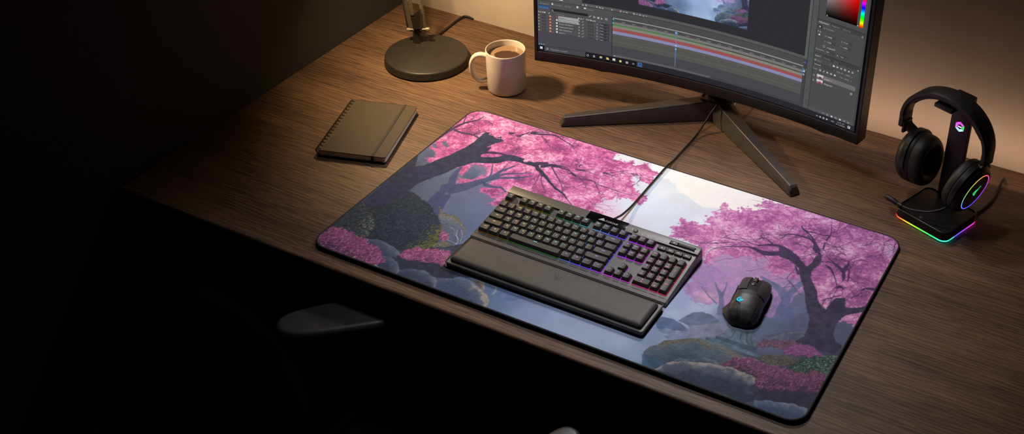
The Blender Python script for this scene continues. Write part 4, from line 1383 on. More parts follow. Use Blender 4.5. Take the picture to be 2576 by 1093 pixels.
grad_patch(374.6, 283.5, 383.2, 352, 1, 24, lambda u, v: hue(0.02 + v * 0.98))
ui_poly([(370.5, 284.5), (373.6, 285.8), (370.5, 287.2)], (220, 220, 220))
ui_rect(278, 271.4, SR - 3, 272.6, (42, 42, 42))
ui_rect(308.5, 262, SR - 3, 271.4, (64, 64, 64))
ui_text(281.5, 264.6, 4.2, 'Adjustments', (210, 210, 210), 305)
ui_text(312, 264.6, 3.6, 'Properties', (150, 150, 150), 331)
ui_text(339, 264.6, 3.4, 'Libraries', (140, 140, 140), 357)
ui_ring(386, 264, 1.9, 0.7, (190, 190, 190))
ui_rect(281, 251.5, 289, 259.5, (38, 38, 38))
ui_icon(285, 255.5, 3.8, 1, (235, 235, 235))
ui_text(293, 253.5, 3.2, 'Curve adjustment', (160, 160, 160), 319)
ui_rect(279, 248.5, SR - 5, 249.2, (60, 60, 60))
ui_icon(282, 244, 3, 2, (180, 180, 180))
ui_icon(287, 243.6, 3, 3, (180, 180, 180))
ui_icon(285.5, 236.5, 3.4, 0, (225, 225, 225))
for s, t, a, b in ((299, 235, 'W', '2048'), (299, 222.5, 'H', '2160'), (338, 235, 'X', '0 cm'), (338, 222.5, 'Y', '100')):
    ui_text(s, t, 3.2, a + ':', (170, 170, 170))
    ui_rect(s + 5.6, t - 2, s + 27, t + 5.4, (67, 67, 67))
    ui_text(s + 7, t, 3.6, b, (205, 205, 205), s + 16.5)
ui_ring(299.5, 211.5, 2.8, 0.6, (170, 170, 170))
for i in range(5):
    ui_icon(308 + 4.2 * i, 211, 3.2, (2, 3, 5, 4, 1)[i], (175, 175, 175))
ui_text(281, 199.6, 3.4, 'Resolution:', (175, 175, 175), 301)
ui_rect(304, 197, 327, 204.6, (66, 66, 66))
ui_text(306, 199.4, 3.2, '300', (200, 200, 200), 313)
ui_icon(333.5, 200.5, 2.2, 0, (185, 185, 185))
ui_rect(339, 196.6, 359, 204.4, (62, 62, 62))
ui_text(341, 199, 3.2, '72px', (205, 205, 205), 349)
ui_icon(355, 200, 2.4, 6, (190, 190, 190))
ui_rect(278, 190.4, SR - 3, 191.4, (46, 46, 46))
ui_rect(298, 180, SR - 3, 190.4, (63, 63, 63))
ui_text(281.5, 183, 3.8, 'Layers', (205, 205, 205), 294.5)
ui_text(302, 182.6, 3.4, 'Channels', (150, 150, 150), 318)
ui_text(327, 182.4, 3.2, 'Paths', (130, 130, 130), 338)
ui_icon(386, 182, 3.2, 1, (190, 190, 190))
ui_ring(283, 173.4, 2.0, 0.7, (190, 190, 190))
ui_text(288.5, 171.6, 3.4, 'Kind', (150, 150, 150), 297)
ui_icon(318, 173, 2.4, 6, (180, 180, 180))
for i in range(6):
    ui_icon(328 + 9.2 * i, 173, 4.2, (0, 5, 1, 4, 3, 1)[i], (205, 205, 205))
ui_rect(279, 158.6, 334, 167.4, (67, 67, 67))
ui_text(282, 161.4, 3.4, 'Normal', (200, 200, 200), 297)
ui_icon(330, 162.4, 2.4, 6, (180, 180, 180))
ui_text(336, 160.6, 3.4, 'Opacity:', (160, 160, 160), 353)
ui_text(358, 160.4, 3.0, '100%', (175, 175, 175), 369)
ui_text(279.5, 150.4, 3.4, 'Lock:', (175, 175, 175), 290)
for i in range(5):
    ui_icon(297 + 9 * i, 151.6, 4.0, (4, 2, 5, 4, 0)[i], (205, 205, 205))
ui_text(346, 149.8, 3.0, 'Fill:', (160, 160, 160), 353)
ui_text(357, 149.6, 3.0, '100%', (170, 170, 170), 368)
for s in (372.5, 373.5):
    ui_icon(s, 150.4 + (s - 372.5) * 11, 2.4, 6, (170, 170, 170))
ui_rect(289.5, 129.4, 385, 140.6, (108, 104, 105))
for k, t in enumerate((129.8, 117.6)):
    ui_icon(283.5, t + 5, 3.6, 4, (170, 160, 160))
    ui_rect(290.5, t, 306, t + 10, (196, 196, 200))
    ui_rect(290.5, t, 306, t + 4, (120, 96, 108))
    ui_rect(296, t, 301.5, t + 5.5, (160, 60, 84) if k else (90, 70, 80))
    ui_text(310, t + 2.8, 3.6, ('Layer 1', 'Background')[k], (216, 210, 210), (327, 330)[k])
ui_icon(377, 121, 4.6, 4, (185, 185, 185))
ui_rect(279, 115.4, SR - 5, 116.2, (66, 66, 66))
ui_rect(278, 44.2, SR - 3, 52, (84, 81, 84))
for i, s in enumerate((316, 327, 337.5, 348, 358.5, 369, 379)):
    ui_icon(s, 48.2, 4.0, (6, 5, 0, 5, 0, 1, 3)[i], (206, 206, 208) if i in (2, 4) else (160, 160, 162))
M_UI = attr_emit_mat('screen_glow', 'glow', 1.0)
display = UI.build('display', M_UI, mon, smooth=0)
# the picture being edited, a crop of the same cherry garden
nx, ny = 300, 170
yy = (np.linspace(0.02, 0.98, ny + 1) * (PH - 1)).astype(int)
xx = (np.linspace(0.03, 0.985, nx + 1) * (PW - 1)).astype(int)
img = PICTURE[yy][:, xx]
img = 0.5 * img + 0.125 * (np.roll(img, 1, 0) + np.roll(img, -1, 0) + np.roll(img, 1, 1) + np.roll(img, -1, 1))
lum = img.mean(2, keepdims=True)
img = np.clip(lum + (img - lum) * 0.82, 0, 255) * np.array((0.96, 1.02, 1.06))
off = 0.000005 * (UIL[0] + 2)


def on_screen(co):
    s = -152.0 + co[:, 0]
    t = 194.4 + co[:, 1]
    th = s / 1000.0 / MONR
    r = MONR - off
    return np.stack([r * np.sin(th), MONSAG - MONR + r * np.cos(th), HB + t / 1000.0], -1)


pic = colour_grid('edited_picture', 265, 148, nx, ny, to_linear(np.clip(img, 0, 255)), display, M_UI, 'glow', None, on_screen)

# ---- stand
st = MB()
ca, sa = math.cos(-math.radians(2.129)), math.sin(-math.radians(2.129))


def to_mon(x, y, z):
    """Room point to the monitor's own frame."""
    dx, dy = x - 0.4865, y - 0.7447
    return (dx * ca - dy * sa, dx * sa + dy * ca, z)


def foot_leg(tip, root, w0, w1, h0, h1):
    mb = MB()
    t, r = Vector(tip + (0,)), Vector(root + (0,))
    d = (r - t).normalized()
    n = Vector((-d.y, d.x, 0))
    rings = []
    for k, f in enumerate((0.0, 0.03, 0.5, 1.0)):
        p = t + (r - t) * f
        w = w0 + (w1 - w0) * f
        h = h0 + (h1 - h0) * f
        top = 0.62 if k else 0.5
        h = h if k else h * 0.86
        sec = [(-w / 2, 0.0), (-w / 2 * 0.94, h * 0.45), (-w / 2 * top, h), (w / 2 * top, h), (w / 2 * 0.94, h * 0.45), (w / 2, 0.0)]
        q = p + (d * (0.006 if k == 0 else 0))
        rings.append([to_mon(*(q + n * a + Vector((0, 0, z)))) if z > 0 or k else to_mon(*(p + n * a + Vector((0, 0, z)))) for a, z in sec])
    mb.loft(rings)
    return mb.build('leg', M_STAND, mon, 20, bevel=0.0012)


foot_leg((0.207, 0.636), (0.512, 0.853), 0.026, 0.05, 0.021, 0.05)
foot_leg((0.8, 0.636), (0.512, 0.853), 0.026, 0.05, 0.021, 0.05)
hub = MB()
hub.rbox(0.085, 0.075, 0.0, 0.052, 0.02, 0.006, M=Matrix.Translation(Vector(to_mon(0.513, 0.862, 0))))
hub.build('hub', M_STAND, mon, 30)
nk = MB()
nk.rbox(0.064, 0.04, 0.04, 0.40, 0.008, 0.003, M=Matrix.Translation(Vector(to_mon(0.513, 0.872, 0))))
nk.build('neck', M_BLACKPL, mon, 30)
arm = MB()
px, py, _ = to_mon(0.505, 0.85, 0)
arm.box((px, py - 0.005, HB + 0.20), (0.1, 0.055, 0.1), 0.006)
arm.build('mounting_plate', M_BLACKPL, mon, 30)

# ================================================================== keyboard and palm rest
M_KEY = mat('key_plastic', (56, 52, 50), 0.5, bump=0.1, bscale=1500)
M_CASE = mat('brushed_dark_aluminium', (92, 89, 88), 0.42, 0.4, var=0.08, vscale=3, stretch=(1, 60, 60), bump=0.1, bscale=900)
M_GLOW = attr_emit_mat('key_backlight', 'glow', 2.4)
M_LEG = attr_emit_mat('key_legend', 'glow', 1.5)
M_LEATHER = mat('black_leatherette', (70, 65, 62), 0.55, bump=0.2, bscale=1100)
M_CORD = mat('black_cord', (15, 14, 15), 0.5)
UK = 0.0191
TILT = 0.1194
kb = thing('keyboard', 'black mechanical keyboard with rainbow backlit keys, on the desk mat', 'keyboard', (0.2795, 0.1903, 0.026), (TILT, 0, 0))
PLATE = -0.011


def down(y, zw=0.0046):
    """Local height, at local y, of the plane zw above the desk."""
    return (zw - 0.026 - y * math.sin(TILT)) / math.cos(TILT)


KX0, KX1 = -0.30 * UK, 22.95 * UK
# wedge-shaped case: section in y-z swept along x
yf, yb = -1.55 * UK, 7.25 * UK
sec = [(yf, down(yf) + 0.001), (yf, down(yf) + 0.006), (yf + 0.003, down(yf) + 0.0085), (-0.80 * UK, PLATE - 0.0006), (-0.72 * UK, PLATE), (yb - 0.004, PLATE), (yb, PLATE - 0.003), (yb, down(yb) + 0.001), (yb - 0.003, down(yb - 0.003)), (yf + 0.003, down(yf + 0.003))]
c = MB()
rings = []
for x, k in ((KX0, 0.0025), (KX0 + 0.0025, 0.0), (KX1 - 0.0025, 0.0), (KX1, 0.0025)):
    cy, cz = 0.05, -0.02
    rings.append([(x, y + (k if y < 0.03 else -k) * 0.6, z - (k * 0.6 if z > -0.014 else 0)) for y, z in sec])
c.loft(rings)
c.build('case', M_CASE, kb, 25)
# raised strip along the back
sy0, sy1 = 6.02 * UK, 7.2 * UK
c = MB()
c.box(((KX0 + KX1) / 2, (sy0 + sy1) / 2, PLATE + 0.0015), (KX1 - KX0 - 0.001, sy1 - sy0, 0.006), 0.0012)
strip = c.build('back_strip', M_CASE, kb, 30)
ST = PLATE + 0.0045
c = MB()
c.box(((9.55 + 14.3) / 2 * UK, (sy0 + sy1) / 2 + 0.0002, ST), (4.75 * UK, sy1 - sy0 + 0.0005, 0.0016), 0.0003)
lp = c.build('logo_panel', M_GLOSS, kb, 30)
c = MB()
lx, ly, lz = 10.95 * UK, 6.34 * UK, ST + 0.00095
for q in ([(0, 0), (5.2, 0.4), (7.4, 6.2), (4.4, 4.6)], [(5.6, 0.2), (8.4, 0.4), (8.9, 4.6), (7.6, 6.4)], [(9.0, 0.3), (11.6, 0.2), (10.4, 3.0), (9.2, 4.4)]):
    c.add([(lx + a * 0.00125, ly + b * 0.00125, lz) for a, b in q], [tuple(range(len(q)))])
V, F, x0, x1 = glyphs('CORSAIR')
c.add([(lx + 0.016 + (x - x0) / (x1 - x0) * 0.029, ly + y * 0.0068, lz) for x, y in V], F)
c.build('logo', emit_mat('glowing_white_print', (205, 198, 194), 0.75), lp, smooth=0)  # logo print given a glow of its own
# small round button, indicator lights
c = MB()
c.lathe([(0.0052, ST - 0.001), (0.0052, ST + 0.0012), (0.0046, ST + 0.0018), (0.0, ST + 0.0016)], 24, Matrix.Translation((15.42 * UK, 6.48 * UK, 0)), cap1=False)
bt = c.build('round_button', M_KEY, kb)
W8 = emit_mat('white_legend_light', (225, 215, 210), 0.9)
c = MB()
for x, y, r in ((15.42, 6.52, 0.0013), (15.02, 6.62, 0.0011), (16.3, 6.3, 0.0010), (17.0, 6.32, 0.0012)):
    c.add([(x * UK + r * math.cos(2 * PI * k / 8), y * UK + r * math.sin(2 * PI * k / 8), ST + (0.00205 if x == 15.42 else 0.0003)) for k in range(8)], [tuple(range(8))])
c.build('indicator_light', W8, strip, smooth=0)
# mute button and volume roller in their slot
c = MB()
c.box((20.95 * UK, 6.52 * UK, ST), (2.95 * UK, 0.0105, 0.0012), 0.0004)
slot = c.build('roller_slot', M_GLOSS, kb, 30)
c = MB()
c.box((19.98 * UK, 6.52 * UK, ST + 0.001), (0.85 * UK, 0.0085, 0.003), 0.0012)
mb_ = c.build('mute_button', M_KEY, kb)
c = MB()
for k in range(15):
    pass
c.lathe([(0.0036, 0.0), (0.004, 0.001), (0.004, 0.034), (0.0036, 0.035)], 24, Matrix.Translation((20.52 * UK, 6.52 * UK, ST - 0.0006)) @ Matrix.Rotation(PI / 2, 4, 'Y'))
for k in range(26):
    c.box((20.52 * UK + 0.0045 + k * 0.00105, 6.52 * UK, ST + 0.0034), (0.00045, 0.0042, 0.0007), 0)
c.build('volume_roller', M_KEY, slot)
c = MB()
c.box((19.98 * UK, 6.52 * UK, ST + 0.00255), (0.0045, 0.0016, 0.0001))
c.build('mute_mark', W8, mb_, smooth=0)
for i, x in enumerate((19.08, 20.05, 21.02, 21.99)):
    c = MB()
    c.box((x * UK, 5.42 * UK, PLATE + 0.0024), (0.9 * UK, 0.0098, 0.0048), 0.0011)
    b = c.build('media_button', M_KEY, kb)
    c = MB()
    z = PLATE + 0.0049
    if i == 0:
        c.add([(x * UK + a, 5.42 * UK + e, z) for a, e in ((-0.0014, -0.0014), (0.0014, -0.0014), (0.0014, 0.0014), (-0.0014, 0.0014))], [(0, 1, 2, 3)])
    else:
        s = -1 if i == 1 else 1
        for q in (-0.0022, 0.0012):
            c.add([(x * UK + q + s * 0.0014, 5.42 * UK, z), (x * UK + q - s * 0.0014, 5.42 * UK + 0.0015, z), (x * UK + q - s * 0.0014, 5.42 * UK - 0.0015, z)], [(0, 1, 2)])
    c.build('media_mark', W8, b, smooth=0)

HUES = [(0, (255, 150, 50)), (2, (255, 196, 70)), (4.5, (214, 214, 60)), (6, (120, 220, 60)), (7.5, (70, 220, 140)), (9.5, (80, 220, 210)), (11.2, (110, 190, 240)), (12.8, (100, 110, 255)), (14.6, (110, 70, 255)), (16, (180, 60, 245)), (18, (230, 60, 220)), (20, (255, 70, 150)), (22.5, (255, 40, 70))]


def hue_at(u, row=3):
    u = u + (1.6 if row < 1 and 8 < u < 16 else 0.0)
    for (a, c0), (b, c1) in zip(HUES, HUES[1:]):
        if u <= b:
            f = max(0, (u - a) / (b - a))
            return tuple(x + (y - x) * f for x, y in zip(c0, c1))
    return HUES[-1][1]


def keycap(ux, uy, w, h, txt, second=None):
    """Tapered cap with a dished top, its lettering and the lit switch plate under it."""
    cx, cy = ux * UK, uy * UK
    W, D = w * UK - 0.0012, h * UK - 0.0012
    tw, td = W - 0.0052, D - 0.0046
    oy = 0.0006
    m = MB()
    bot = PLATE + 0.0026

    def ring(ww, dd, r, z, oy=0.0):
        return [(cx + p[0], cy + p[1] + oy, z) for p in rrect(ww, dd, r, 0, 0, 3)]

    def dish(p):
        # shallow trough running front to back
        return -0.0007 * (1 - min(1, (2 * (p[0] - cx) / tw) ** 2))

    rings = [ring(W, D, 0.0015, bot), ring(W - 0.0006, D - 0.0006, 0.0016, bot + 0.0015), ring(tw + 0.0009, td + 0.0009, 0.0022, -0.0009, oy)]
    top = ring(tw, td, 0.0022, 0.0, oy)
    rings.append([(x, y, z + dish((x, y))) for x, y, z in top])
    m.loft(rings, True, False)
    # dished top as strips across x
    n = len(top)
    nx = 8
    V, F = [], []
    for i in range(nx + 1):
        fx = -1 + 2 * i / nx
        x = cx + fx * tw / 2 * 0.985
        inset = 0.0008 if i in (0, nx) else 0.0
        for s in (-1, 1):
            y = cy + oy + s * (td / 2 - inset) * 0.99
            V.append((x, y, dish((x, y)) - 0.00002))
    for i in range(nx):
        F.append((2 * i, 2 * i + 2, 2 * i + 3, 2 * i + 1))
    m.add(V, F)
    hc = hue_at(ux, uy)
    g = lin(hc)
    k = float(np.interp(ux, (0, 6, 9, 12, 16, 18.4, 23), (0.035, 0.05, 0.10, 0.34, 0.42, 0.22, 0.22)))
    g = (g[0] * k, g[1] * k, g[2] * k, 1)
    m.box((cx, cy, PLATE + 0.0012), (W - 0.0004, D - 0.0004, 0.0020), 0, mi=1, col=g)
    lg = tuple(0.45 * 235 + 0.55 * x for x in hc)
    if ux < 7:
        lg = (236, 214, 150) if ux < 5 else (170, 226, 180)
    lg = lin(lg)
    for t, (px, py, s) in ([(txt, (0, 0.0022 if second is None else 0.0026, 0.0050 if len(txt) < 3 else 0.0036))] + ([(second, (0.0, -0.0026, 0.0034))] if second else [])):
        if not t:
            continue
        V, F, x0, x1 = glyphs(t)
        wd = (x1 - x0) * s
        kx = s if wd < tw * 0.85 else tw * 0.85 / (x1 - x0)
        P = [(cx + px + (x - (x0 + x1) / 2) * kx, cy + py + oy + (y - 0.33) * s, 0) for x, y in V]
        m.add([(x, y, dish((x, y)) + 0.00012) for x, y, _ in P], F, 2, None, lg)
    if txt == ' ':
        m.add([(cx + a, cy + oy + b, dish((cx, cy)) + 0.00012) for a, b in ((-0.006, 0.0042), (0.002, 0.0042), (0.002, 0.0052), (-0.006, 0.0052))], [(0, 1, 2, 3)], 2, None, lin((120, 220, 200)))
    return m.build('key', [M_KEY, M_GLOW, M_LEG], kb, 40)


row = 5.4
keycap(0.5, row, 1, 1, 'esc')
for grp, x0 in ((('F1', 'F2', 'F3', 'F4'), 2.25), (('F5', 'F6', 'F7', 'F8'), 6.93), (('F9', 'F10', 'F11', 'F12'), 11.45)):
    for i, t in enumerate(grp):
        keycap(x0 + i * 1.01, row, 1, 1, t)
for i, t in enumerate(('prtsc', 'scroll', 'pause')):
    keycap(15.8 + i * 0.99, row, 1, 1, t)
for i, (a, b) in enumerate(zip('~!@#$%^&*()_+', '`1234567890-=')):
    keycap(0.5 + i, 4, 1, 1, b + ' ' + a)
keycap(14, 4, 2, 1, 'bksp')
keycap(0.75, 3, 1.5, 1, 'tab')
for i, t in enumerate(list('QWERTYUIOP') + ['[ {', '] }']):
    keycap(2 + i, 3, 1, 1, t)
keycap(14.25, 3, 1.5, 1, '\\ |')
keycap(0.875, 2, 1.75, 1, 'caps')
for i, t in enumerate(list('ASDFGHJKL') + ['; :', '\' "']):
    keycap(2.25 + i, 2, 1, 1, t)
keycap(13.875, 2, 2.25, 1, 'enter')
keycap(1.125, 1, 2.25, 1, 'shift')
for i, t in enumerate(list('ZXCVBNM') + [', <', '. >', '/ ?']):
    keycap(2.75 + i, 1, 1, 1, t)
keycap(13.625, 1, 2.75, 1, 'shift')
for x, w, t in ((0.625, 1.25, 'ctrl'), (1.875, 1.25, '#'), (3.125, 1.25, 'alt'), (6.875, 6.25, ' '), (10.625, 1.25, 'alt'), (11.875, 1.25, 'fn'), (13.125, 1.25, '='), (14.375, 1.25, 'ctrl')):
    keycap(x, 0, w, 1, t)
for i, t in enumerate(('ins', 'home', 'pgup')):
    keycap(15.75 + i, 4, 1, 1, t)
for i, t in enumerate(('del', 'end', 'pgdn')):
    keycap(15.75 + i, 3, 1, 1, t)
keycap(16.75, 1, 1, 1, '^')
for i, t in enumerate(('<', 'v', '>')):
    keycap(15.75 + i, 0, 1, 1, t)
for i, t in enumerate(('num', '/', '*', '-')):
    keycap(19 + i, 4, 1, 1, t)
for r, a in enumerate((('1', '2', '3'), ('4', '5', '6'), ('7', '8', '9'))):
    for i, t in enumerate(a):
        keycap(19 + i, 1 + r, 1, 1, t, (('end', 'v', 'pgdn'), ('<', None, '>'), ('home', '^', 'pgup'))[r][i])
keycap(19.5, 0, 2, 1, '0', 'ins')
keycap(21, 0, 1, 1, '.', 'del')
keycap(22, 2.5, 1, 2, '+')
keycap(22, 0.5, 1, 2, 'enter')
# cord: from the back edge, up over the mat to under the monitor
inv = kb.rotation_euler.to_matrix().inverted()
cp = [(0.513, 0.332, 0.027), (0.513, 0.347, 0.0245), (0.513, 0.37, 0.017), (0.5125, 0.41, 0.011), (0.511, 0.46, 0.0085), (0.5095, 0.55, 0.0078), (0.5095, 0.592, 0.0078), (0.5095, 0.62, 0.0034), (0.5095, 0.66, 0.0028), (0.5105, 0.74, 0.004), (0.515, 0.78, 0.022), (0.531, 0.812, 0.0565), (0.557, 0.848, 0.0590), (0.571, 0.885, 0.045), (0.575, 0.945, 0.004)]
cp = smooth_path([inv @ (Vector(p) - Vector((0.2795, 0.1903, 0.026))) for p in cp], 8)
c = MB()
c.tube(cp, [0.0036 if i < 6 else 0.0024 for i in range(len(cp))], 10)
c.build('cord', M_CORD, kb)

# ---- palm rest
pr_ = thing('palm_rest', 'black padded palm rest with an embossed emblem, in front of the keyboard', 'palm rest', (0.4985, 0.1115, MATT), (0, 0, 0))
c = MB()
c.rbox(0.440, 0.093, 0.0, 0.0135, 0.007, 0.0022)
c.build('base', mat('dark_grey_tray', (84, 80, 78), 0.42, 0.2, bump=0.1, bscale=900), pr_, 30)
c = MB()
rings = [rrect(0.424, 0.077, 0.006, 0.0125)]
for k in range(7):
    a = PI / 2 * k / 6
    rings.append(rrect(0.424, 0.077, 0.006, 0.0135 + 0.0085 * math.sin(a), 0.0085 * (1 - math.cos(a)) * 1.2))
rings.append(rrect(0.424, 0.077, 0.006, 0.0226, 0.02))
c.loft(rings)
c.build('cushion', M_LEATHER, pr_, 60)
c = MB()
ex, ey, ez = 0.006, 0.006, 0.02268
K = 0.0018


def emb(q):
    c.add([(ex + a * K, ey + b * K, ez) for a, b in q], [tuple(range(len(q)))])


for q in ([(-1.2, 5.4), (-0.4, 3.0), (0.8, 2.0), (2.0, 3.2), (0.6, 3.4), (-0.2, 5.0)], [(1.8, 2.6), (3.6, 4.6), (6.4, 3.6), (4.4, 3.2), (3.2, 1.6)], [(-6.2, 1.8), (-3.4, 3.6), (-1.6, 2.0), (-2.4, 0.6), (-3.4, 2.4)],
          [(-1.4, 1.4), (0.6, 1.4), (1.4, 0.0), (0.0, -1.4), (-1.4, -0.2)], [(1.6, 0.4), (3.4, 0.2), (2.2, -1.8), (0.6, -1.8)], [(-1.8, -0.4), (-0.6, -1.6), (-1.6, -3.8), (-3.4, -2.6), (-2.2, -2.0)], [(0.4, -2.2), (2.0, -2.4), (1.2, -4.4), (-0.8, -5.4), (0.2, -3.8)], [(3.2, -0.8), (4.8, 0.2), (4.4, -2.2), (2.8, -2.6)]):
    emb(q)
c.build('emblem', mat('embossed_black', (48, 44, 42), 0.45), pr_, smooth=0)

# ================================================================== mouse
M_MOUSE = mat('matte_black_shell', (52, 49, 49), 0.45, bump=0.04, bscale=2600)
M_MOUSE2 = mat('dark_mouse_side', (16, 15, 16), 0.5, bump=0.15, bscale=2200)
M_BRONZE = mat('bronze_trim', (110, 78, 60), 0.3, 0.7)
ms = thing('computer_mouse', 'black gaming mouse with a glowing cyan emblem, on the desk mat', 'mouse', (0.8555, 0.2435, MATT), (0, 0, math.radians(8)))
# half widths (left, right) and height of the shell along its length, front (+y) to rear
ML = [(0.066, 0.022, 0.022, 0.014), (0.060, 0.027, 0.030, 0.0205), (0.045, 0.0295, 0.0335, 0.0265), (0.025, 0.029, 0.034, 0.0335), (0.005, 0.0285, 0.0325, 0.0385), (-0.015, 0.0295, 0.0315, 0.040), (-0.035, 0.0315, 0.032, 0.0365), (-0.050, 0.0295, 0.0295, 0.029), (-0.060, 0.0245, 0.0245, 0.0205), (-0.0665, 0.015, 0.015, 0.010)]


def mline(y):
    ys = [r[0] for r in ML][::-1]
    return [float(np.interp(y, ys, [r[k] for r in ML][::-1])) for k in (1, 2, 3)]


def mshell(t, y, off=0.0):
    """Point of the mouse shell: t -1 (left foot) .. 1 (right foot)."""
    l, r, h = mline(y)
    w = l if t < 0 else r
    a = abs(t)
    x = math.copysign(w * math.sin(min(a, 1) * PI / 2) ** 0.85, t)
    z = 0.003 + (h - 0.003) * max(0.0, math.cos(min(a, 1) * PI / 2)) ** 0.55
    nx = math.copysign(math.sin(a * PI / 2), t)
    nz = math.cos(a * PI / 2)
    return (x + nx * off, y, z + nz * off)


def mpatch(name, tl, tr, y0, y1, m, off=0.001, nt=10, ny=12, parent=ms, sink=0.0016):
    """A panel of the shell between two edge curves tl(v), tr(v), v 0 rear .. 1 front."""
    mbp = MB()
    G = []
    for j in range(ny + 1):
        v = j / ny
        y = y0 + (y1 - y0) * v
        row = []
        for i in range(nt + 1):
            t = tl(v) + (tr(v) - tl(v)) * i / nt
            row.append((t, y(v) if callable(y) else y))
        G.append(row)
    top = [[mshell(t, y, off) for t, y in r] for r in G]
    bot = [[mshell(t, y, off - sink) for t, y in r] for r in G]
    idx = lambda i, j: j * (nt + 1) + i
    V = [p for r in top for p in r] + [p for r in bot for p in r]
    N = (nt + 1) * (ny + 1)
    F = [(idx(i, j), idx(i + 1, j), idx(i + 1, j + 1), idx(i, j + 1)) for j in range(ny) for i in range(nt)]
    rim = [idx(i, 0) for i in range(nt + 1)] + [idx(nt, j) for j in range(1, ny + 1)] + [idx(i, ny) for i in range(nt - 1, -1, -1)] + [idx(0, j) for j in range(ny - 1, 0, -1)]
    for a, b in zip(rim, rim[1:] + rim[:1]):
        F.append((b, a, a + N, b + N))
    mbp.add(V, F)
    return mbp.build(name, m, parent, 50)


b = MB()
b.loft([[mshell(-1 + 2 * i / 28, y, -0.0003) for i in range(29)] for y in np.linspace(0.066, -0.0665, 34)], True, True, True)
b.build('body', M_MOUSE2, ms, 60)
lerp = lambda *p: (lambda v: float(np.interp(v, [q[0] for q in p], [q[1] for q in p])))
mpatch('left_button', lerp((0, -0.50), (0.3, -0.56), (1, -0.60)), lerp((0, -0.10), (1, -0.17)), 0.002, 0.0655, M_MOUSE, 0.0022)
mpatch('right_button', lerp((0, 0.26), (1, 0.2)), lerp((0, 0.80), (0.5, 0.86), (1, 0.80)), -0.006, 0.0635, M_MOUSE, 0.0022)
mpatch('palm_shell', lerp((0, 0.0), (0.4, -0.10), (0.55, -0.5), (0.7, -0.62), (1, -0.5)), lerp((0, 0.5), (0.35, 0.44), (0.7, 0.50), (0.93, 0.40), (1, 0.22)), -0.064, -0.0005, M_MOUSE, 0.0014, 14, 18)
mpatch('side_grip', lerp((0, 0.54), (0.35, 0.48), (0.7, 0.52), (1, 0.9)), lerp((0, 0.93), (1, 0.99)), -0.060, 0.034, M_MOUSE, 0.0010)
mpatch('thumb_shell', lerp((0, -0.86), (0.5, -0.92), (1, -0.93)), lerp((0, -0.16), (0.5, -0.2), (0.78, -0.36), (1, -0.62)), -0.0625, -0.0235, M_MOUSE, 0.0014)
# thumb rest flaring out of the left flank
tr_ = MB()
rings = []
for y, out_, z1, z0 in ((-0.008, 0.0015, 0.019, 0.004), (-0.018, 0.0075, 0.0165, 0.003), (-0.030, 0.0115, 0.013, 0.0025), (-0.040, 0.0085, 0.0115, 0.0025), (-0.050, 0.003, 0.012, 0.003), (-0.058, -0.001, 0.012, 0.003)):
    l, r, h = mline(y)
    rings.append([(-l + 0.012, y, z0), (-l - out_, y, z0), (-l - out_ - 0.001, y, z0 + 0.0025), (-l - out_ * 0.55, y, z1 * 0.75), (-l + 0.003, y, z1 + 0.006), (-l + 0.012, y, z1 + 0.006)])
tr_.loft(rings)
tr_.build('thumb_rest', M_MOUSE, ms, 45)
for k, (y0, y1) in enumerate(((0.008, 0.028), (-0.014, 0.006))):
    mpatch('side_button', lerp((0, -0.88), (1, -0.88)), lerp((0, -0.72), (1, -0.72)), y0, y1, M_BLACKPL, 0.0018, 4, 6)
mpatch('trim', lerp((0, -0.70), (1, -0.70)), lerp((0, -0.655), (1, -0.655)), -0.022, 0.0, M_BRONZE, 0.0008, 2, 8)
wh = MB()
wz = mshell(0.02, 0.044)[2]
for k in range(5):
    pass
prof = [(0.006, -0.0045), (0.0092, -0.0036), (0.0096, -0.0012), (0.0096, 0.0012), (0.0092, 0.0036), (0.006, 0.0045)]
WM = Matrix.Translation((0.0015, 0.047, wz - 0.0048)) @ Matrix.Rotation(PI / 2, 4, 'Y')
wh.lathe(prof, 30, WM)
for k in range(20):
    a = 2 * PI * k / 20
    wh.box((0.0095 * math.cos(a), 0.0095 * math.sin(a), 0), (0.0014, 0.0011, 0.0066), 0, 1, WM @ Matrix.Identity(4), 1)
wh.build('scroll_wheel', [M_BLACKPL, mat('wheel_metal', (120, 114, 112), 0.25, 0.8)], ms, 40)
b = MB()
b.box((0.0012, 0.0275, mshell(0, 0.0275)[2] + 0.0004), (0.007, 0.0075, 0.003), 0.0008)
b.build('shift_button', M_BLACKPL, ms)
# glowing emblem: an open ring with an arrow-like tongue
lg = MB()
C0t, C0y = -0.30, -0.0300


def onshell(dx, dy):
    y = C0y + dy
    x = -0.0105 + dx
    l, r, h = mline(y)
    w = l if x < 0 else r
    t = math.copysign((2 / PI) * math.asin(min(1, (abs(x) / w)) ** (1 / 0.85)), x)
    return mshell(t, y, 0.0017)


rot = math.radians(8)
V, F = [], []
for k in range(15):
    a = math.radians(62 + 250 * k / 14)
    for rr in (0.0054, 0.0032):
        V.append(onshell(rr * math.cos(a), rr * math.sin(a)))
for k in range(14):
    F.append((2 * k, 2 * k + 2, 2 * k + 3, 2 * k + 1))
lg.add(V, F)
lg.add([onshell(x, y) for x, y in ((-0.0004, 0.0010), (0.0068, 0.0010), (0.0068, -0.0016), (0.0034, -0.0044), (0.0034, -0.0013), (-0.0004, -0.0013))], [(0, 1, 2, 5), (2, 3, 4, 5)])
lg.build('glowing_emblem', emit_mat('cyan_light', (40, 205, 232), 1.15), ms, smooth=0)

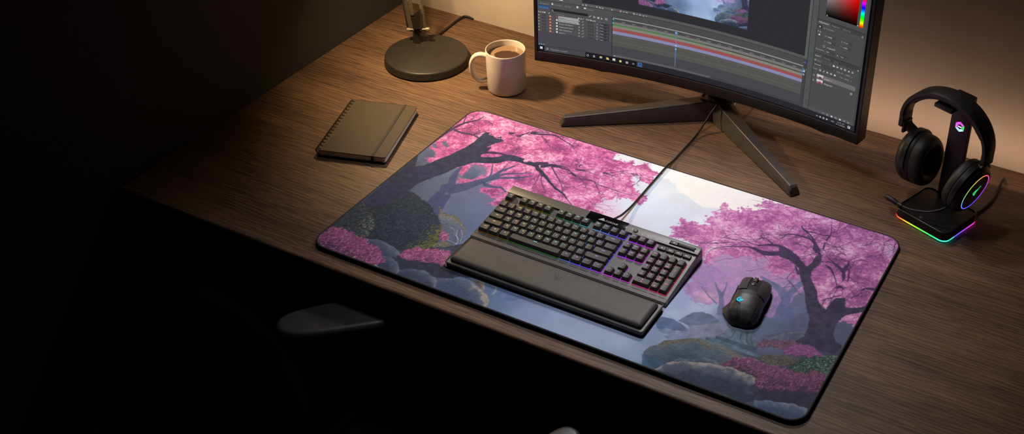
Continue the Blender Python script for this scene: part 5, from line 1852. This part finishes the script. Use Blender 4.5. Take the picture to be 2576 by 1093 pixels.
# ================================================================== mug
M_CERAMIC = mat('off_white_ceramic', (206, 194, 182), 0.28, var=0.05, vscale=60, coat=0.3)
mug = thing('mug', 'off-white ceramic mug of coffee standing beside the lamp', 'mug', (0.0105, 0.7142, 0.0), (0, 0, 0))
m = MB()
m.lathe([(0.0, 0.0012), (0.039, 0.0012), (0.0405, 0.0), (0.0435, 0.0), (0.0455, 0.0016), (0.0467, 0.005), (0.0475, 0.055), (0.0484, 0.1055), (0.0479, 0.1078), (0.0468, 0.1085), (0.0456, 0.1078), (0.0450, 0.1058), (0.0440, 0.055), (0.0430, 0.010), (0.040, 0.0055), (0.0, 0.005)], 72, cap0=False, cap1=False)
m.build('body', M_CERAMIC, mug, 60)
hd = MB()
ang = math.radians(209)
hx, hy = math.cos(ang), math.sin(ang)
pth = smooth_path([(0.0445, 0.089), (0.060, 0.0925), (0.0745, 0.087), (0.083, 0.070), (0.0835, 0.050), (0.078, 0.033), (0.066, 0.0215), (0.055, 0.0205), (0.0445, 0.0235)], 6)
pth = smooth_path([(a * hx, a * hy, z) for a, z in ((0.0445, 0.089), (0.060, 0.0925), (0.0745, 0.087), (0.083, 0.070), (0.0835, 0.050), (0.078, 0.033), (0.066, 0.0215), (0.055, 0.0205), (0.0445, 0.0235))], 6)
# flattened oval section
P = [Vector(p) for p in pth]
side = Vector((-hy, hx, 0))
rings = []
for i, p in enumerate(P):
    t = (P[min(i + 1, len(P) - 1)] - P[max(i - 1, 0)]).normalized()
    n = side.cross(t)
    fl = 1.25 if i in (0, len(P) - 1) else 1.0
    rings.append([p + side * (0.0082 * fl * math.cos(2 * PI * k / 14)) + n * (0.0052 * fl * math.sin(2 * PI * k / 14)) for k in range(14)])
hd.loft(rings)
hd.build('handle', M_CERAMIC, mug, 60)


def coffee_material():
    mt, nt, out = new_mat('coffee_with_crema')
    L = nt.links
    bs = node(nt, 'ShaderNodeBsdfPrincipled')
    tc = node(nt, 'ShaderNodeTexCoord')
    nz = node(nt, 'ShaderNodeTexNoise')
    nz.inputs['Scale'].default_value = 90
    nz.inputs['Detail'].default_value = 5
    L.new(tc.outputs['Object'], nz.inputs['Vector'])
    sub = node(nt, 'ShaderNodeVectorMath', operation='SUBTRACT')
    sub.inputs[1].default_value = (0.011, -0.006, 0.0925)
    L.new(tc.outputs['Object'], sub.inputs[0])
    mp = node(nt, 'ShaderNodeVectorMath', operation='MULTIPLY')
    mp.inputs[1].default_value = (1.0, 1.25, 1.0)
    L.new(sub.outputs[0], mp.inputs[0])
    ln = node(nt, 'ShaderNodeVectorMath', operation='LENGTH')
    L.new(mp.outputs[0], ln.inputs[0])
    ad = node(nt, 'ShaderNodeMath', operation='MULTIPLY_ADD')
    ad.inputs[1].default_value = 0.018
    L.new(nz.outputs['Fac'], ad.inputs[0])
    L.new(ln.outputs['Value'], ad.inputs[2])
    rp = node(nt, 'ShaderNodeValToRGB')
    rp.color_ramp.elements[0].position = 0.0435
    rp.color_ramp.elements[0].color = lin((52, 22, 10))
    rp.color_ramp.elements[1].position = 0.0465
    rp.color_ramp.elements[1].color = lin((140, 110, 84))
    L.new(ad.outputs[0], rp.inputs['Fac'])
    L.new(rp.outputs['Color'], bs.inputs['Base Color'])
    bs.inputs['Roughness'].default_value = 0.15
    L.new(bs.outputs['BSDF'], out.inputs['Surface'])
    return mt


cf = MB()
cf.lathe([(0.0425, 0.088), (0.0444, 0.0927), (0.042, 0.0925), (0.0, 0.0924)], 48, cap0=False, cap1=False)
part(cf.build('coffee', coffee_material(), mug, 60), 'dark coffee with a tan foam edge')

# ================================================================== desk lamp
M_LAMP = mat('bronze_grey_enamel', (46, 42, 38), 0.45, 0.15, spec=0.35, bump=0.03, bscale=1800)
M_LAMPD = mat('dark_lamp_metal', (40, 34, 30), 0.4, 0.5)
M_RAIL = mat('satin_grey_rail', (92, 84, 74), 0.38, 0.6)
M_BRASS = mat('warm_steel', (206, 190, 166), 0.3, 0.85)
lamp = thing('desk_lamp', 'jointed desk lamp with a heavy round bronze base beside the mug', 'lamp', (-0.2335, 0.7275, 0.0))
m = MB()
m.lathe([(0.0, 0.0), (0.104, 0.0), (0.1055, 0.0012), (0.1055, 0.004), (0.1045, 0.006), (0.1035, 0.016), (0.1022, 0.0192), (0.099, 0.0208), (0.0, 0.0212)], 96, cap0=False, cap1=False)
m.build('base', M_LAMP, lamp, 50)
lpx, lpy = -0.0555, 0.037
m = MB()
m.lathe([(0.0105, 0.019), (0.0105, 0.024), (0.0092, 0.0255), (0.0092, 0.056)], 28, Matrix.Translation((lpx, lpy, 0)))
m.build('post', M_LAMPD, lamp, 50)
# direction of the joint pins, and of the leaning lower arm
pin = Vector((0.87, 0.30, 0.12)).normalized()
lean = Vector((-0.20, 0.10, 1.0)).normalized()
J0 = Vector((lpx + 0.004, lpy - 0.002, 0.060))


def bar(name, a, b, w, d, m, axis, parent=lamp):
    a, b = Vector(a), Vector(b)
    z = (b - a).normalized()
    x = (axis - z * axis.dot(z)).normalized()
    y = z.cross(x)
    L = (b - a).length
    M = Matrix((x, y, z)).transposed().to_4x4()
    M.translation = a
    mb = MB()
    mb.rbox(w, d, 0, L, min(w, d) * 0.3, 0.0006, 3, 2, M)
    return mb.build(name, m, parent, 40)


def pin_part(c, half, r=0.0028):
    mb = MB()
    mb.tube([c - pin * half, c + pin * half], r, 12)
    for s in (-1, 1):
        q = c + pin * half * s
        mb.tube([q - pin * 0.003 * s, q + pin * 0.004 * s, q + pin * 0.006 * s], [0.0052, 0.0052, 0.003], 14)
    return mb.build('pivot_bolt', M_BRASS, lamp, 40)


pin_part(J0 + Vector((0.004, 0, 0.0)), 0.0245)
mb = MB()
mb.box((0, 0, 0), (0.02, 0.012, 0.014), 0.002, M=Matrix.Translation(J0 + Vector((0, 0, -0.004))))
mb.build('yoke', M_LAMPD, lamp)
LEN = 0.36
nrm = lean.cross(pin).normalized()
for s, dd in ((-0.0165, 0.0), (0.0225, 0.0)):
    a = J0 + pin * s + lean * (-0.006)
    bar('lower_arm_rail', a, a + lean * LEN, 0.0085, 0.004, M_RAIL, pin)
a = J0 + pin * 0.001 + lean * 0.042 + nrm * -0.016
bar('lower_arm_rail', a, a + lean * (LEN - 0.05), 0.010, 0.004, M_RAIL, pin)
a = J0 + pin * -0.0245 + lean * 0.0 + nrm * 0.002
bar('lower_arm_rail', a, a + lean * LEN, 0.003, 0.010, M_LAMPD, pin)
mb = MB()
q = J0 + pin * 0.004
pl = [q + pin * -0.008 + lean * 0.004, q + pin * 0.010 + lean * 0.006, q + pin * 0.018 + lean * 0.056, q + pin * 0.006 + lean * 0.046, q + pin * -0.010 + lean * 0.045]
mb.add([p + nrm * -0.012 for p in pl] + [p + nrm * -0.015 for p in pl], [(0, 1, 2, 3, 4), (9, 8, 7, 6, 5)] + [(i, (i + 1) % 5, 5 + (i + 1) % 5, 5 + i) for i in range(5)])
mb.build('joint_plate', M_LAMPD, lamp, 0)
for s in (-0.008, 0.020):
    mb = MB()
    a = J0 + pin * s + lean * 0.05 + nrm * 0.002
    hel = [a + lean * (0.002 + 0.00055 * k) + (pin * math.cos(k * 0.9) + nrm * math.sin(k * 0.9)) * 0.0036 for k in range(180)]
    rod = [J0 + pin * s + lean * 0.004, J0 + pin * s + lean * 0.052]
    mb.tube(hel, 0.0009, 5)
    mb.tube(rod, 0.0013, 8)
    mb.build('spring', M_BRASS, lamp, 60)
J1 = J0 + lean * LEN
head = Vector((-0.27 + 0.2335, 0.56 - 0.7275, 0.535))
pin_part(J1, 0.0245)
for s in (-0.0165, 0.0185):
    bar('upper_arm_rail', J1 + pin * s, head + pin * s + Vector((0, 0.06, 0.05)), 0.0085, 0.004, M_LAMP, pin)
aim = (Vector((0.02 + 0.2335, 0.70 - 0.7275, 0.0)) - head).normalized()
zq = (-aim).to_track_quat('Z', 'Y').to_matrix().to_4x4()
zq.translation = head
mb = MB()
mb.lathe([(0.075, -0.052), (0.070, -0.030), (0.052, 0.010), (0.034, 0.034), (0.022, 0.060), (0.0, 0.062), (0.0, 0.058), (0.020, 0.056), (0.031, 0.032), (0.049, 0.008), (0.067, -0.031), (0.0735, -0.0525)], 40, zq, cap0=False, cap1=False)
mb.build('shade', M_LAMP, lamp, 60)
mb = MB()
mb.tube(smooth_path([(-0.048, 0.098, 0.006), (-0.05, 0.13, 0.0035), (-0.053, 0.175, 0.0032), (-0.054, 0.212, 0.004), (-0.049, 0.236, 0.006), (-0.035, 0.2405, 0.005), (-0.024, 0.2395, 0.003)], 8), 0.0032, 10)
mb.build('cord', M_CORD, lamp)

# ================================================================== notebook
nbk = thing('notebook', 'spiral-bound olive brown notebook closed with an elastic band', 'notebook', (-0.1502, 0.3862, 0.0), (0, 0, math.radians(17.4)))
M_COVER = mat('olive_brown_cover', (70, 59, 48), 0.62, spec=0.25, var=0.05, vscale=300, bump=0.15, bscale=900)
M_PAPER = mat('page_edges', (226, 214, 208), 0.85, var=0.12, vscale=1.0, stretch=(1, 1, 1400))
M_BAND = mat('elastic_band', (40, 33, 28), 0.7, bump=0.4, bscale=1500)
M_WIRE = mat('bronze_wire', (150, 134, 112), 0.25, 0.8)
NW, NH = 0.158, 0.2205
c = MB()
c.rbox(NW, NH, 0.0, 0.0018, 0.006, 0.0004)
c.build('back_cover', mat('dark_back_cover', (34, 28, 24), 0.6), nbk)
c = MB()
c.rbox(NW - 0.004, NH - 0.004, 0.0018, 0.0138, 0.005, 0.0002, M=Matrix.Translation((0.0006, 0, 0)))
c.build('pages', M_PAPER, nbk)
c = MB()
c.rbox(NW, NH, 0.0138, 0.0158, 0.006, 0.0005)
c.build('front_cover', M_COVER, nbk)
c = MB()
bx = NW / 2 - 0.0305
c.box((bx, 0, 0.0163), (0.0058, NH + 0.001, 0.0009), 0.0002)
for s in (-1, 1):
    c.box((bx, s * (NH / 2 + 0.0005), 0.008), (0.0058, 0.0009, 0.0168), 0.0002)
c.build('elastic_band', M_BAND, nbk)
for k in range(17):
    y = -NH / 2 + 0.008 + k * (NH - 0.016) / 16
    c = MB()
    for dy in (-0.0017, 0.0017):
        c.tube([(-NW / 2 + 0.003 + 0.0078 * math.cos(a), y + dy, 0.0096 + 0.0084 * math.sin(a)) for a in [2 * PI * i / 18 for i in range(18)]], 0.0010, 6, closed=True)
    c.build('binding_ring', M_WIRE, nbk)

# ================================================================== headset on its stand
M_HS = mat('soft_black_headset', (34, 32, 33), 0.48, bump=0.05, bscale=2600)
M_PAD = mat('ear_pad_leather', (36, 33, 32), 0.52, bump=0.08, bscale=2600)
M_RING = attr_emit_mat('rainbow_light', 'glow', 1.25)
HSA = math.radians(-20)
av, bv_ = Vector((math.cos(HSA), math.sin(HSA), 0)), Vector((-math.sin(HSA), math.cos(HSA), 0))
hso = av * 0.790 + bv_ * 1.037
std = thing('headset_stand', 'black headset stand with a rainbow strip of light round its base', 'headset stand', hso, (0, 0, HSA))
c = MB()
c.rbox(0.135, 0.122, 0.0035, 0.024, 0.017, 0.0022)
c.build('base', M_BLACKPL, std, 40)
# light strip round the foot
RB = [(-0.5, (255, 40, 60)), (-0.42, (255, 90, 60)), (-0.25, (255, 200, 60)), (-0.05, (150, 255, 60)), (0.18, (60, 240, 120)), (0.40, (60, 230, 200)), (0.55, (70, 140, 255)), (0.75, (120, 80, 255)), (1.0, (230, 60, 220)), (1.3, (255, 60, 140))]


def rb(q):
    for (a, c0), (b_, c1) in zip(RB, RB[1:]):
        if q <= b_:
            f = min(1, max(0, (q - a) / (b_ - a)))
            return tuple(x + (y - x) * f for x, y in zip(c0, c1))
    return RB[-1][1]


# walk: left corner -> front corner -> right corner; parameter along it
per = rrect(0.135, 0.122, 0.017, 0, 0, 8)
dense = []
for p, q in zip(per, per[1:] + per[:1]):
    k = max(1, int(math.dist(p, q) / 0.006))
    dense += [tuple(p[i] + (q[i] - p[i]) * j / k for i in range(3)) for j in range(k)]
c = MB()
n = len(dense)
V = []
for x, y, _ in dense:
    V += [(x, y, 0.0013), (x * 1.003, y * 1.003, 0.0023), (x, y, 0.0032), (x * 0.97, y * 0.97, 0.0034), (x * 0.97, y * 0.97, 0.0000)]
F, CC = [], []


def strip_c(i):
    x, y, _ = dense[i % n]
    if y < -0.03:
        return lin(rb(x / 0.135 - 0.0 if x < 0.05 else 0.4))
    if x > 0:
        return lin(rb(0.42 + (y + 0.061) / 0.122 * 0.75))
    return lin(rb(-0.5 - 0.0))


for i in range(n):
    for k in range(5):
        a, b_ = i * 5 + k, i * 5 + (k + 1) % 5
        a2, b2 = ((i + 1) % n) * 5 + k, ((i + 1) % n) * 5 + (k + 1) % 5
        F.append((a, a2, b2, b_))
        CC.append([strip_c(i), strip_c(i + 1), strip_c(i + 1), strip_c(i)])
c.add(V, F, 0, None, CC)
c.build('light_strip', M_RING, std, smooth=0)
c = MB()
c.box((-0.011, 0.053, 0.1395), (0.047, 0.011, 0.232), 0.0015)
post = c.build('post', M_BLACKPL, std, 40)
HZ = 0.260
c = MB()
c.box((-0.033, 0.034, HZ), (0.044, 0.056, 0.009), 0.002)
c.box((-0.024, 0.072, HZ + 0.001), (0.046, 0.022, 0.022), 0.003)
c.build('hook', M_BLACKPL, std, 40)
# hexagonal emblem on the post, lit in pieces
c = MB()
ey = 0.0474
ez, exx = 0.2095, -0.010
hexp = [(exx + 0.0125 * math.cos(math.radians(90 + 60 * k)), ez + 0.0125 * math.sin(math.radians(90 + 60 * k))) for k in range(6)]
inn = [(exx + 0.0058 * math.cos(math.radians(90 + 60 * k)), ez + 0.0058 * math.sin(math.radians(90 + 60 * k))) for k in range(6)]
cols = [(235, 90, 230), (220, 110, 240), (200, 220, 255), (190, 245, 255), (60, 225, 110), (225, 90, 225)]
for k in range(6):
    a, b_ = hexp[k], hexp[(k + 1) % 6]
    a2, b2 = inn[k], inn[(k + 1) % 6]
    sh = lambda p, o: (p[0] + (o[0] - p[0]) * 0.06, p[1] + (o[1] - p[1]) * 0.06)
    mid = ((a[0] + b2[0]) / 2, (a[1] + b2[1]) / 2)
    q = [sh(p, mid) for p in (a, b_, b2, a2)]
    c.add([(x, ey, z) for x, z in q], [(0, 1, 2, 3)], 0, None, lin(cols[k]))
c.add([(exx + a, ey, ez + b_) for a, b_ in ((-0.0042, -0.0016), (0.0046, -0.0016), (0.0046, 0.0012), (-0.0042, 0.0012))], [(0, 1, 2, 3)], 0, None, lin((235, 245, 255)))
c.build('lit_emblem', attr_emit_mat('emblem_light', 'glow', 1.1), post, smooth=0)
c = MB()
tb_ = MB()
tb_.add([(-0.006 + (0.0028 if i % 2 == 0 else 0.002) * math.cos(2 * PI * (i // 2) / 12 + 0.6), -0.050 + (0.0028 if i % 2 == 0 else 0.002) * math.sin(2 * PI * (i // 2) / 12 + 0.6), 0.02415) for i in range(24)], [(2 * k, 2 * ((k + 1) % 12), 2 * ((k + 1) % 12) + 1, 2 * k + 1) for k in range(12) if k not in (2, 8)])
tb_.build('touch_mark', mat('pale_grey_print', (170, 165, 162), 0.5), std, smooth=0)
c.tube(smooth_path([(0.045, 0.0605, 0.012), (0.05, 0.085, 0.004), (0.0495, 0.115, 0.0032), (0.044, 0.15, 0.0032), (0.030, 0.196, 0.0045), (0.023, 0.222, 0.012), (0.0255, 0.226, 0.010), (0.031, 0.2225, 0.004)], 8), 0.0032, 10)
c.build('cord', M_CORD, std)

hs = thing('headset', 'black gaming headset with a rainbow ring and green emblem, hung on its stand', 'headset', hso, (0, 0, HSA))
BX, BY = -0.0305, 0.033         # middle of the band
BW = 0.1105
BC, BT = 0.190, 0.286          # centre height and top of the arch


def band(a, rad, y):
    """Point of the arch: a 0 (left) .. pi (right), rad inwards from the outer line."""
    return (BX - (BW - rad) * math.cos(a), y, BC + (BT - BC - rad) * math.sin(a))


c = MB()
rings = []
for k in range(49):
    a = PI * k / 48
    w = 0.019 + 0.004 * math.sin(a)
    sec = [(0.0, w * 0.8), (0.002, w), (0.009, w), (0.0105, w * 0.9), (0.0105, -w * 0.9), (0.009, -w), (0.002, -w), (0.0, -w * 0.8)]
    rings.append([band(a, r, BY + y) for r, y in sec])
c.loft(rings)
c.build('headband', M_HS, hs, 40)
c = MB()
rings = []
for k in range(37):
    a = math.radians(24) + math.radians(132) * k / 36
    e = min(1, min(k, 36 - k) / 3)
    w = 0.0185
    d = 0.008 * (0.35 + 0.65 * e)
    sec = [(0.0104, w), (0.0104 + d * 0.6, w), (0.0104 + d, w * 0.7), (0.0104 + d, -w * 0.7), (0.0104 + d * 0.6, -w), (0.0104, -w)]
    rings.append([band(a, r, BY + y) for r, y in sec])
c.loft(rings)
c.build('headband_cushion', M_PAD, hs, 45)
# embossed letters on the outside of the arch
V, F, x0, x1 = glyphs('IRIS')
c = MB()
for_a = []
VV = []
for x, y in V:
    a = math.radians(121) + (x - x0) / (x1 - x0) * math.radians(12)
    p = band(a, -0.0003, BY - 0.010 + y * 0.013)
    VV.append(p)
c.add(VV, F)
c.build('embossed_letters', mat('embossed_gloss', (9, 8, 9), 0.2), hs, smooth=0)
for s in (-1, 1):
    # slider below the arch
    c = MB()
    x = BX + s * (BW - 0.006)
    c.box((x, BY, BC - 0.012), (0.011, 0.036, 0.030), 0.003)
    c.build('end_cap', M_HS, hs)
    c = MB()
    c.box((x - s * 0.004, BY, BC - 0.030), (0.006, 0.022, 0.028), 0.002)
    c.tube([(x - s * 0.008, BY + 0.004, BC - 0.030), (x - s * 0.016, BY + 0.004, BC - 0.036)], 0.004, 10)
    c.build('slider', M_BLACKPL, hs)


def ear_cup(s, cx, cy, cz, tilt, stretch, deep):
    """s -1 left, +1 right: stacked rounds along x; outer side away from the head."""
    M = Matrix.Translation((cx, cy, cz)) @ Matrix.Rotation(tilt, 4, 'Y') @ Matrix.Rotation(s * PI / 2, 4, 'Y')
    # local z is the outward axis; x becomes vertical
    S = Matrix.Diagonal((stretch[0], stretch[1], deep, 1.0))
    cup = MB()
    cup.lathe([(0.0, -0.004), (0.050, -0.004), (0.0525, -0.001), (0.0528, 0.008), (0.051, 0.0095), (0.051, 0.011), (0.0525, 0.0125), (0.0515, 0.019), (0.046, 0.0255), (0.0405, 0.0275), (0.040, 0.0268), (0.0, 0.0268)], 56, M @ S, cap0=False, cap1=False)
    o = cup.build('ear_cup', M_HS, hs, 40)
    pad = MB()
    prof = [(0.024, -0.006)]
    for k in range(13):
        a = PI * k / 12
        prof.append((0.0385 + 0.0135 * -math.cos(a), -0.0075 - 0.0165 * math.sin(a) ** 0.8))
    prof += [(0.052, -0.004)]
    pad.lathe(prof, 56, M @ S, cap0=False, cap1=False)
    pad.build('ear_cushion', M_PAD, hs, 60)
    mesh_ = MB()
    mesh_.lathe([(0.0, -0.0062), (0.027, -0.0062), (0.027, -0.0055), (0.0, -0.0055)], 40, M @ S, cap0=False, cap1=False)
    mesh_.build('speaker_cloth', mat('speaker_cloth', (12, 11, 12), 0.9, bump=0.4, bscale=1600), hs, 40)
    # yoke: a half hoop over the upper half of the cup
    yk = MB()
    rings = []
    for k in range(25):
        a = math.radians(-98 + 196 * k / 24)
        # x local is vertical; find which way is up
        up = -1 if s > 0 else 1
        r0, r1 = 0.0535, 0.0575
        ca, sa = up * math.cos(a), math.sin(a)
        rings.append([M @ S @ Vector((r * ca, r * sa, z)) for r, z in ((r0, 0.004), (r1, 0.004), (r1, 0.013), (r0, 0.013))])
    yk.loft(rings)
    yk.build('yoke', M_BLACKPL, hs, 40)
    return M @ S, o


LM, left_cup = ear_cup(-1, -0.082, BY, 0.1005, math.radians(-5), (1.14, 1.0), 1.3)
RM, right_cup = ear_cup(1, 0.0450, 0.018, 0.1045, math.radians(12), (1.12, 1.12), 0.95)
for s, p1, p2 in ((-1, (-0.118, BY, 0.160), (-0.098, BY, 0.152)), (1, (0.074, 0.027, 0.164), (0.066, 0.022, 0.155))):
    c = MB()
    x = BX + s * (BW - 0.009)
    rings = []
    for q, w in (((x, BY, 0.176), 0.015), ((x, BY, 0.168), 0.015), (p1, 0.014), (p2, 0.013)):
        rings.append([(q[0] + a * 0.005, q[1] + b_ * w, q[2] + (a * 0.005 * s if q[2] < 0.165 else 0)) for a, b_ in ((-1, -1), (1, -1), (1, 1), (-1, 1))])
    c.loft(rings)
    c.build('hinge', M_BLACKPL, hs, 30)
# rainbow ring on the outer face
c = MB()
N = 72
V, F, CC = [], [], []
RSTOP = [(0, (80, 80, 255)), (35, (110, 70, 250)), (80, (170, 60, 240)), (112, (235, 60, 200)), (138, (255, 70, 120)), (165, (255, 130, 80)), (205, (235, 210, 90)), (245, (150, 225, 100)), (278, (110, 190, 200)), (305, (120, 120, 255)), (360, (80, 80, 255))]


def rc(f):
    d = (f % 1) * 360
    for (a, c0), (b_, c1) in zip(RSTOP, RSTOP[1:]):
        if d <= b_:
            t = (d - a) / (b_ - a)
            return lin(tuple(x + (y - x) * t for x, y in zip(c0, c1)))


for k in range(N):
    a = 2 * PI * k / N
    for r, z in ((0.0392, 0.0272), (0.0391, 0.0280), (0.0377, 0.0280), (0.0376, 0.0272)):
        V.append(RM @ Vector((r * math.cos(a), r * math.sin(a), z)))
for k in range(N):
    for j in range(4):
        F.append((k * 4 + j, ((k + 1) % N) * 4 + j, ((k + 1) % N) * 4 + (j + 1) % 4, k * 4 + (j + 1) % 4))
        # angle 0 is the foot of the cup (local x points down); pi/2 is towards +y
        CC.append([rc(k / N), rc((k + 1) / N), rc((k + 1) / N), rc(k / N)])
c.add(V, F, 0, None, CC)
c.build('light_ring', M_RING, right_cup, smooth=0)
c = MB()
c.lathe([(0.0, 0.0269), (0.0368, 0.0269), (0.0368, 0.0274), (0.0, 0.0276)], 48, RM, cap0=False, cap1=False)
c.build('outer_plate', M_GLOSS, right_cup, 40)
c = MB()
for q in ([(-5.4, 0.6), (-2.6, 2.0), (0.2, 3.4), (2.2, 3.2), (2.8, 1.2), (1.4, -0.4), (-0.6, -0.2), (-2.8, 0.6)], [(2.0, 3.4), (3.6, 3.6), (5.4, 6.2), (7.0, 6.8), (6.6, 5.4), (5.0, 4.0), (4.4, 2.0), (2.9, 1.0)], [(-4.6, -0.8), (-2.4, -0.2), (-0.8, -1.0), (-0.2, -2.4), (-2.2, -1.8)], [(-3.4, -2.6), (-1.8, -2.4), (0.2, -3.0), (1.2, -1.0), (2.2, -0.4), (2.0, -2.6), (0.6, -4.8), (-0.6, -6.0), (-1.0, -4.2)]):
    # (across, up) -> local: up is -x, across is y
    c.add([RM @ Vector((-b_ * 0.0016, a * 0.0019, 0.0281)) for a, b_ in q], [tuple(range(len(q)))])
c.build('green_emblem', emit_mat('green_light', (64, 226, 138), 1.0), right_cup, smooth=0)
# microphone boom
c = MB()
bm_ = [(0.041, -0.012, 0.066), (0.036, -0.030, 0.0625), (0.026, -0.041, 0.0555), (0.010, -0.050, 0.0475), (-0.012, -0.056, 0.0405), (-0.036, -0.058, 0.0345), (-0.054, -0.057, 0.0318)]
c.tube(smooth_path(bm_, 8), 0.0023, 10)
mic = c.build('microphone_boom', M_CORD, hs, 60)
c = MB()
tip = [Vector((-0.052, -0.057, 0.0318)), Vector((-0.060, -0.0565, 0.0315)), Vector((-0.064, -0.056, 0.0314)), Vector((-0.066, -0.056, 0.0314)), Vector((-0.092, -0.054, 0.0318)), Vector((-0.098, -0.0535, 0.0319)), Vector((-0.100, -0.0535, 0.0319))]
c.tube(tip, [0.0040, 0.0043, 0.0042, 0.0056, 0.0060, 0.0050, 0.002], 16)
c.build('microphone', M_CORD, mic, 60)

# ================================================================== office chair in the dark
M_MESHB = mat('dark_ribbed_mesh', (7, 6, 5), 0.9, spec=0.1, var=0.5, vscale=6, stretch=(2, 2, 90), bump=0.5, bscale=300)
M_CHAIR = mat('charcoal_chair_plastic', (46, 43, 44), 0.42, bump=0.1, bscale=600)
ch = thing('office_chair', 'dark office chair with a ribbed mesh back, drawn up to the desk front', 'chair', (0.36, -0.36, -Z0))


def armpad(loc, ang, L, w0, w1):
    c = MB()
    rings = []
    for k in range(7):
        a = PI / 2 * k / 6
        ins, z = 0.012 * (1 - math.cos(a)), -0.012 - 0.012 * math.sin(a)
        rings.append((ins, z))
    rings = rings[::-1] + [(0.012 * (1 - math.cos(PI / 2 * k / 6)), -0.012 + 0.012 * math.sin(PI / 2 * k / 6)) for k in range(1, 7)]
    out_ = []
    M = Matrix.Translation(loc) @ Matrix.Rotation(ang, 4, 'Z')
    for ins, z in rings:
        P = []
        for k in range(40):
            a = 2 * PI * k / 40
            u, v = math.cos(a), math.sin(a)
            x = math.copysign(abs(u) ** 0.55, u) * (L / 2 - ins)
            w = (w0 + (w1 - w0) * (x / L + 0.5)) / 2 - ins
            P.append(M @ Vector((x, math.copysign(abs(v) ** 0.8, v) * w, z)))
        out_.append(P)
    c.loft(out_)
    return c.build('armrest', M_CHAIR, ch, 60)


# chair-local coordinates: subtract (0.36, -0.36), z from the floor
def cl(x, y, z):
    return Vector((x - 0.36, y + 0.36, z + Z0))


armpad(cl(0.140, -0.070, -0.07), math.radians(43), 0.27, 0.085, 0.10)
armpad(cl(0.672, -0.245, -0.07), math.radians(86), 0.25, 0.10, 0.07)
for x, y in ((0.13, -0.09), (0.665, -0.27)):
    c = MB()
    c.box(cl(x, y, -0.22), (0.05, 0.03, 0.25), 0.008)
    c.build('armrest_post', M_CHAIR, ch)
c = MB()
c.rbox(0.5, 0.5, 0.40, 0.47, 0.09, 0.03, M=Matrix.Translation(cl(0.40, -0.26, -Z0)))
c.build('seat', M_MESHB, ch, 50)
c = MB()
nb, rings = 22, []
edge_ = [(-0.35, 0.175), (-0.22, 0.195), (-0.08, 0.208), (0.06, 0.212), (0.16, 0.207), (0.24, 0.19), (0.29, 0.16), (0.325, 0.115), (0.345, 0.05)]
for z, hw in edge_:
    ring_f, ring_b = [], []
    for i in range(nb + 1):
        u = -1 + 2 * i / nb
        x = 0.21 + hw * u
        y = -0.5 + 0.05 * u * u - 0.10 * max(0, z + 0.1) * 0.6
        ring_f.append(cl(x, y, z))
        ring_b.append(cl(x, y - 0.022, z))
    rings.append(ring_f + ring_b[::-1])
c.loft(rings)
c.build('backrest', M_MESHB, ch, 50)
c = MB()
c.box(cl(0.30, -0.42, -0.33), (0.07, 0.2, 0.03), 0.008)
c.box(cl(0.26, -0.535, -0.2), (0.07, 0.025, 0.3), 0.008)
c.build('back_bracket', M_CHAIR, ch)
c = MB()
c.lathe([(0.028, 0.08), (0.028, 0.26), (0.02, 0.26), (0.02, 0.40)], 20, Matrix.Translation(cl(0.40, -0.26, -Z0)))
c.build('gas_column', M_STEEL, ch)
for k in range(5):
    a = 2 * PI * k / 5 + 0.3
    c = MB()
    p0, p1 = cl(0.40, -0.26, -Z0 + 0.09), cl(0.40 + 0.28 * math.cos(a), -0.26 + 0.28 * math.sin(a), -Z0 + 0.075)
    c.tube([p0, p1], [0.028, 0.018], 10)
    lg_ = c.build('base_leg', M_CHAIR, ch)
    c = MB()
    c.lathe([(0.0, -0.02), (0.026, -0.02), (0.03, -0.01), (0.03, 0.01), (0.026, 0.02), (0.0, 0.02)], 20, Matrix.Translation((p1.x, p1.y, 0.031)) @ Matrix.Rotation(PI / 2, 4, 'X'), cap0=False, cap1=False)
    c.build('caster', M_STEEL, lg_)

# ================================================================== light
def spot(name, loc, target, energy, col, size_deg, blend, radius):
    l = bpy.data.lights.new(name, 'SPOT')
    l.energy = energy
    l.color = lin(col)[:3]
    l.spot_size = math.radians(size_deg)
    l.spot_blend = blend
    l.shadow_soft_size = radius
    o = bpy.data.objects.new(name, l)
    COL.objects.link(o)
    o.location = (loc[0], loc[1], loc[2] + Z0)
    o.rotation_euler = (Vector(target) - Vector(loc)).to_track_quat('-Z', 'Y').to_euler()
    return o


LH, LT = Vector((-0.27, 0.56, 0.535)), Vector((0.02, 0.70, 0.0))
LP = LH + (LT - LH).normalized() * 0.05
spot('desk_lamp_light', LP, (0.06, 0.80, 0.0), 28.0, (255, 222, 168), 146, 1.0, 0.03)
spot('hanging_lamp_light', (0.48, 0.88, 0.97), (0.66, 0.28, 0.0), 25.0, (252, 250, 252), 98, 1.0, 0.08)
spot('ceiling_lamp_light', (0.45, 0.34, 1.40), (0.62, 0.24, 0.0), 31.5, (252, 250, 252), 76, 1.0, 0.12)
bl = bpy.data.lights.new('wall_strip_light', 'AREA')
bl.shape = 'RECTANGLE'
bl.size, bl.size_y = 1.15, 0.02
bl.energy = 0.80
bl.color = lin((255, 216, 178))[:3]
blo = bpy.data.objects.new('wall_strip_light', bl)
COL.objects.link(blo)
blo.location = (0.86, 0.868, 0.036 + Z0)
blo.rotation_euler = (math.radians(90 + 30), 0, 0)
w = bpy.data.worlds.new('world')
SC.world = w
w.use_nodes = True
w.node_tree.nodes['Background'].inputs['Color'].default_value = lin((30, 30, 40))
w.node_tree.nodes['Background'].inputs['Strength'].default_value = 0.05
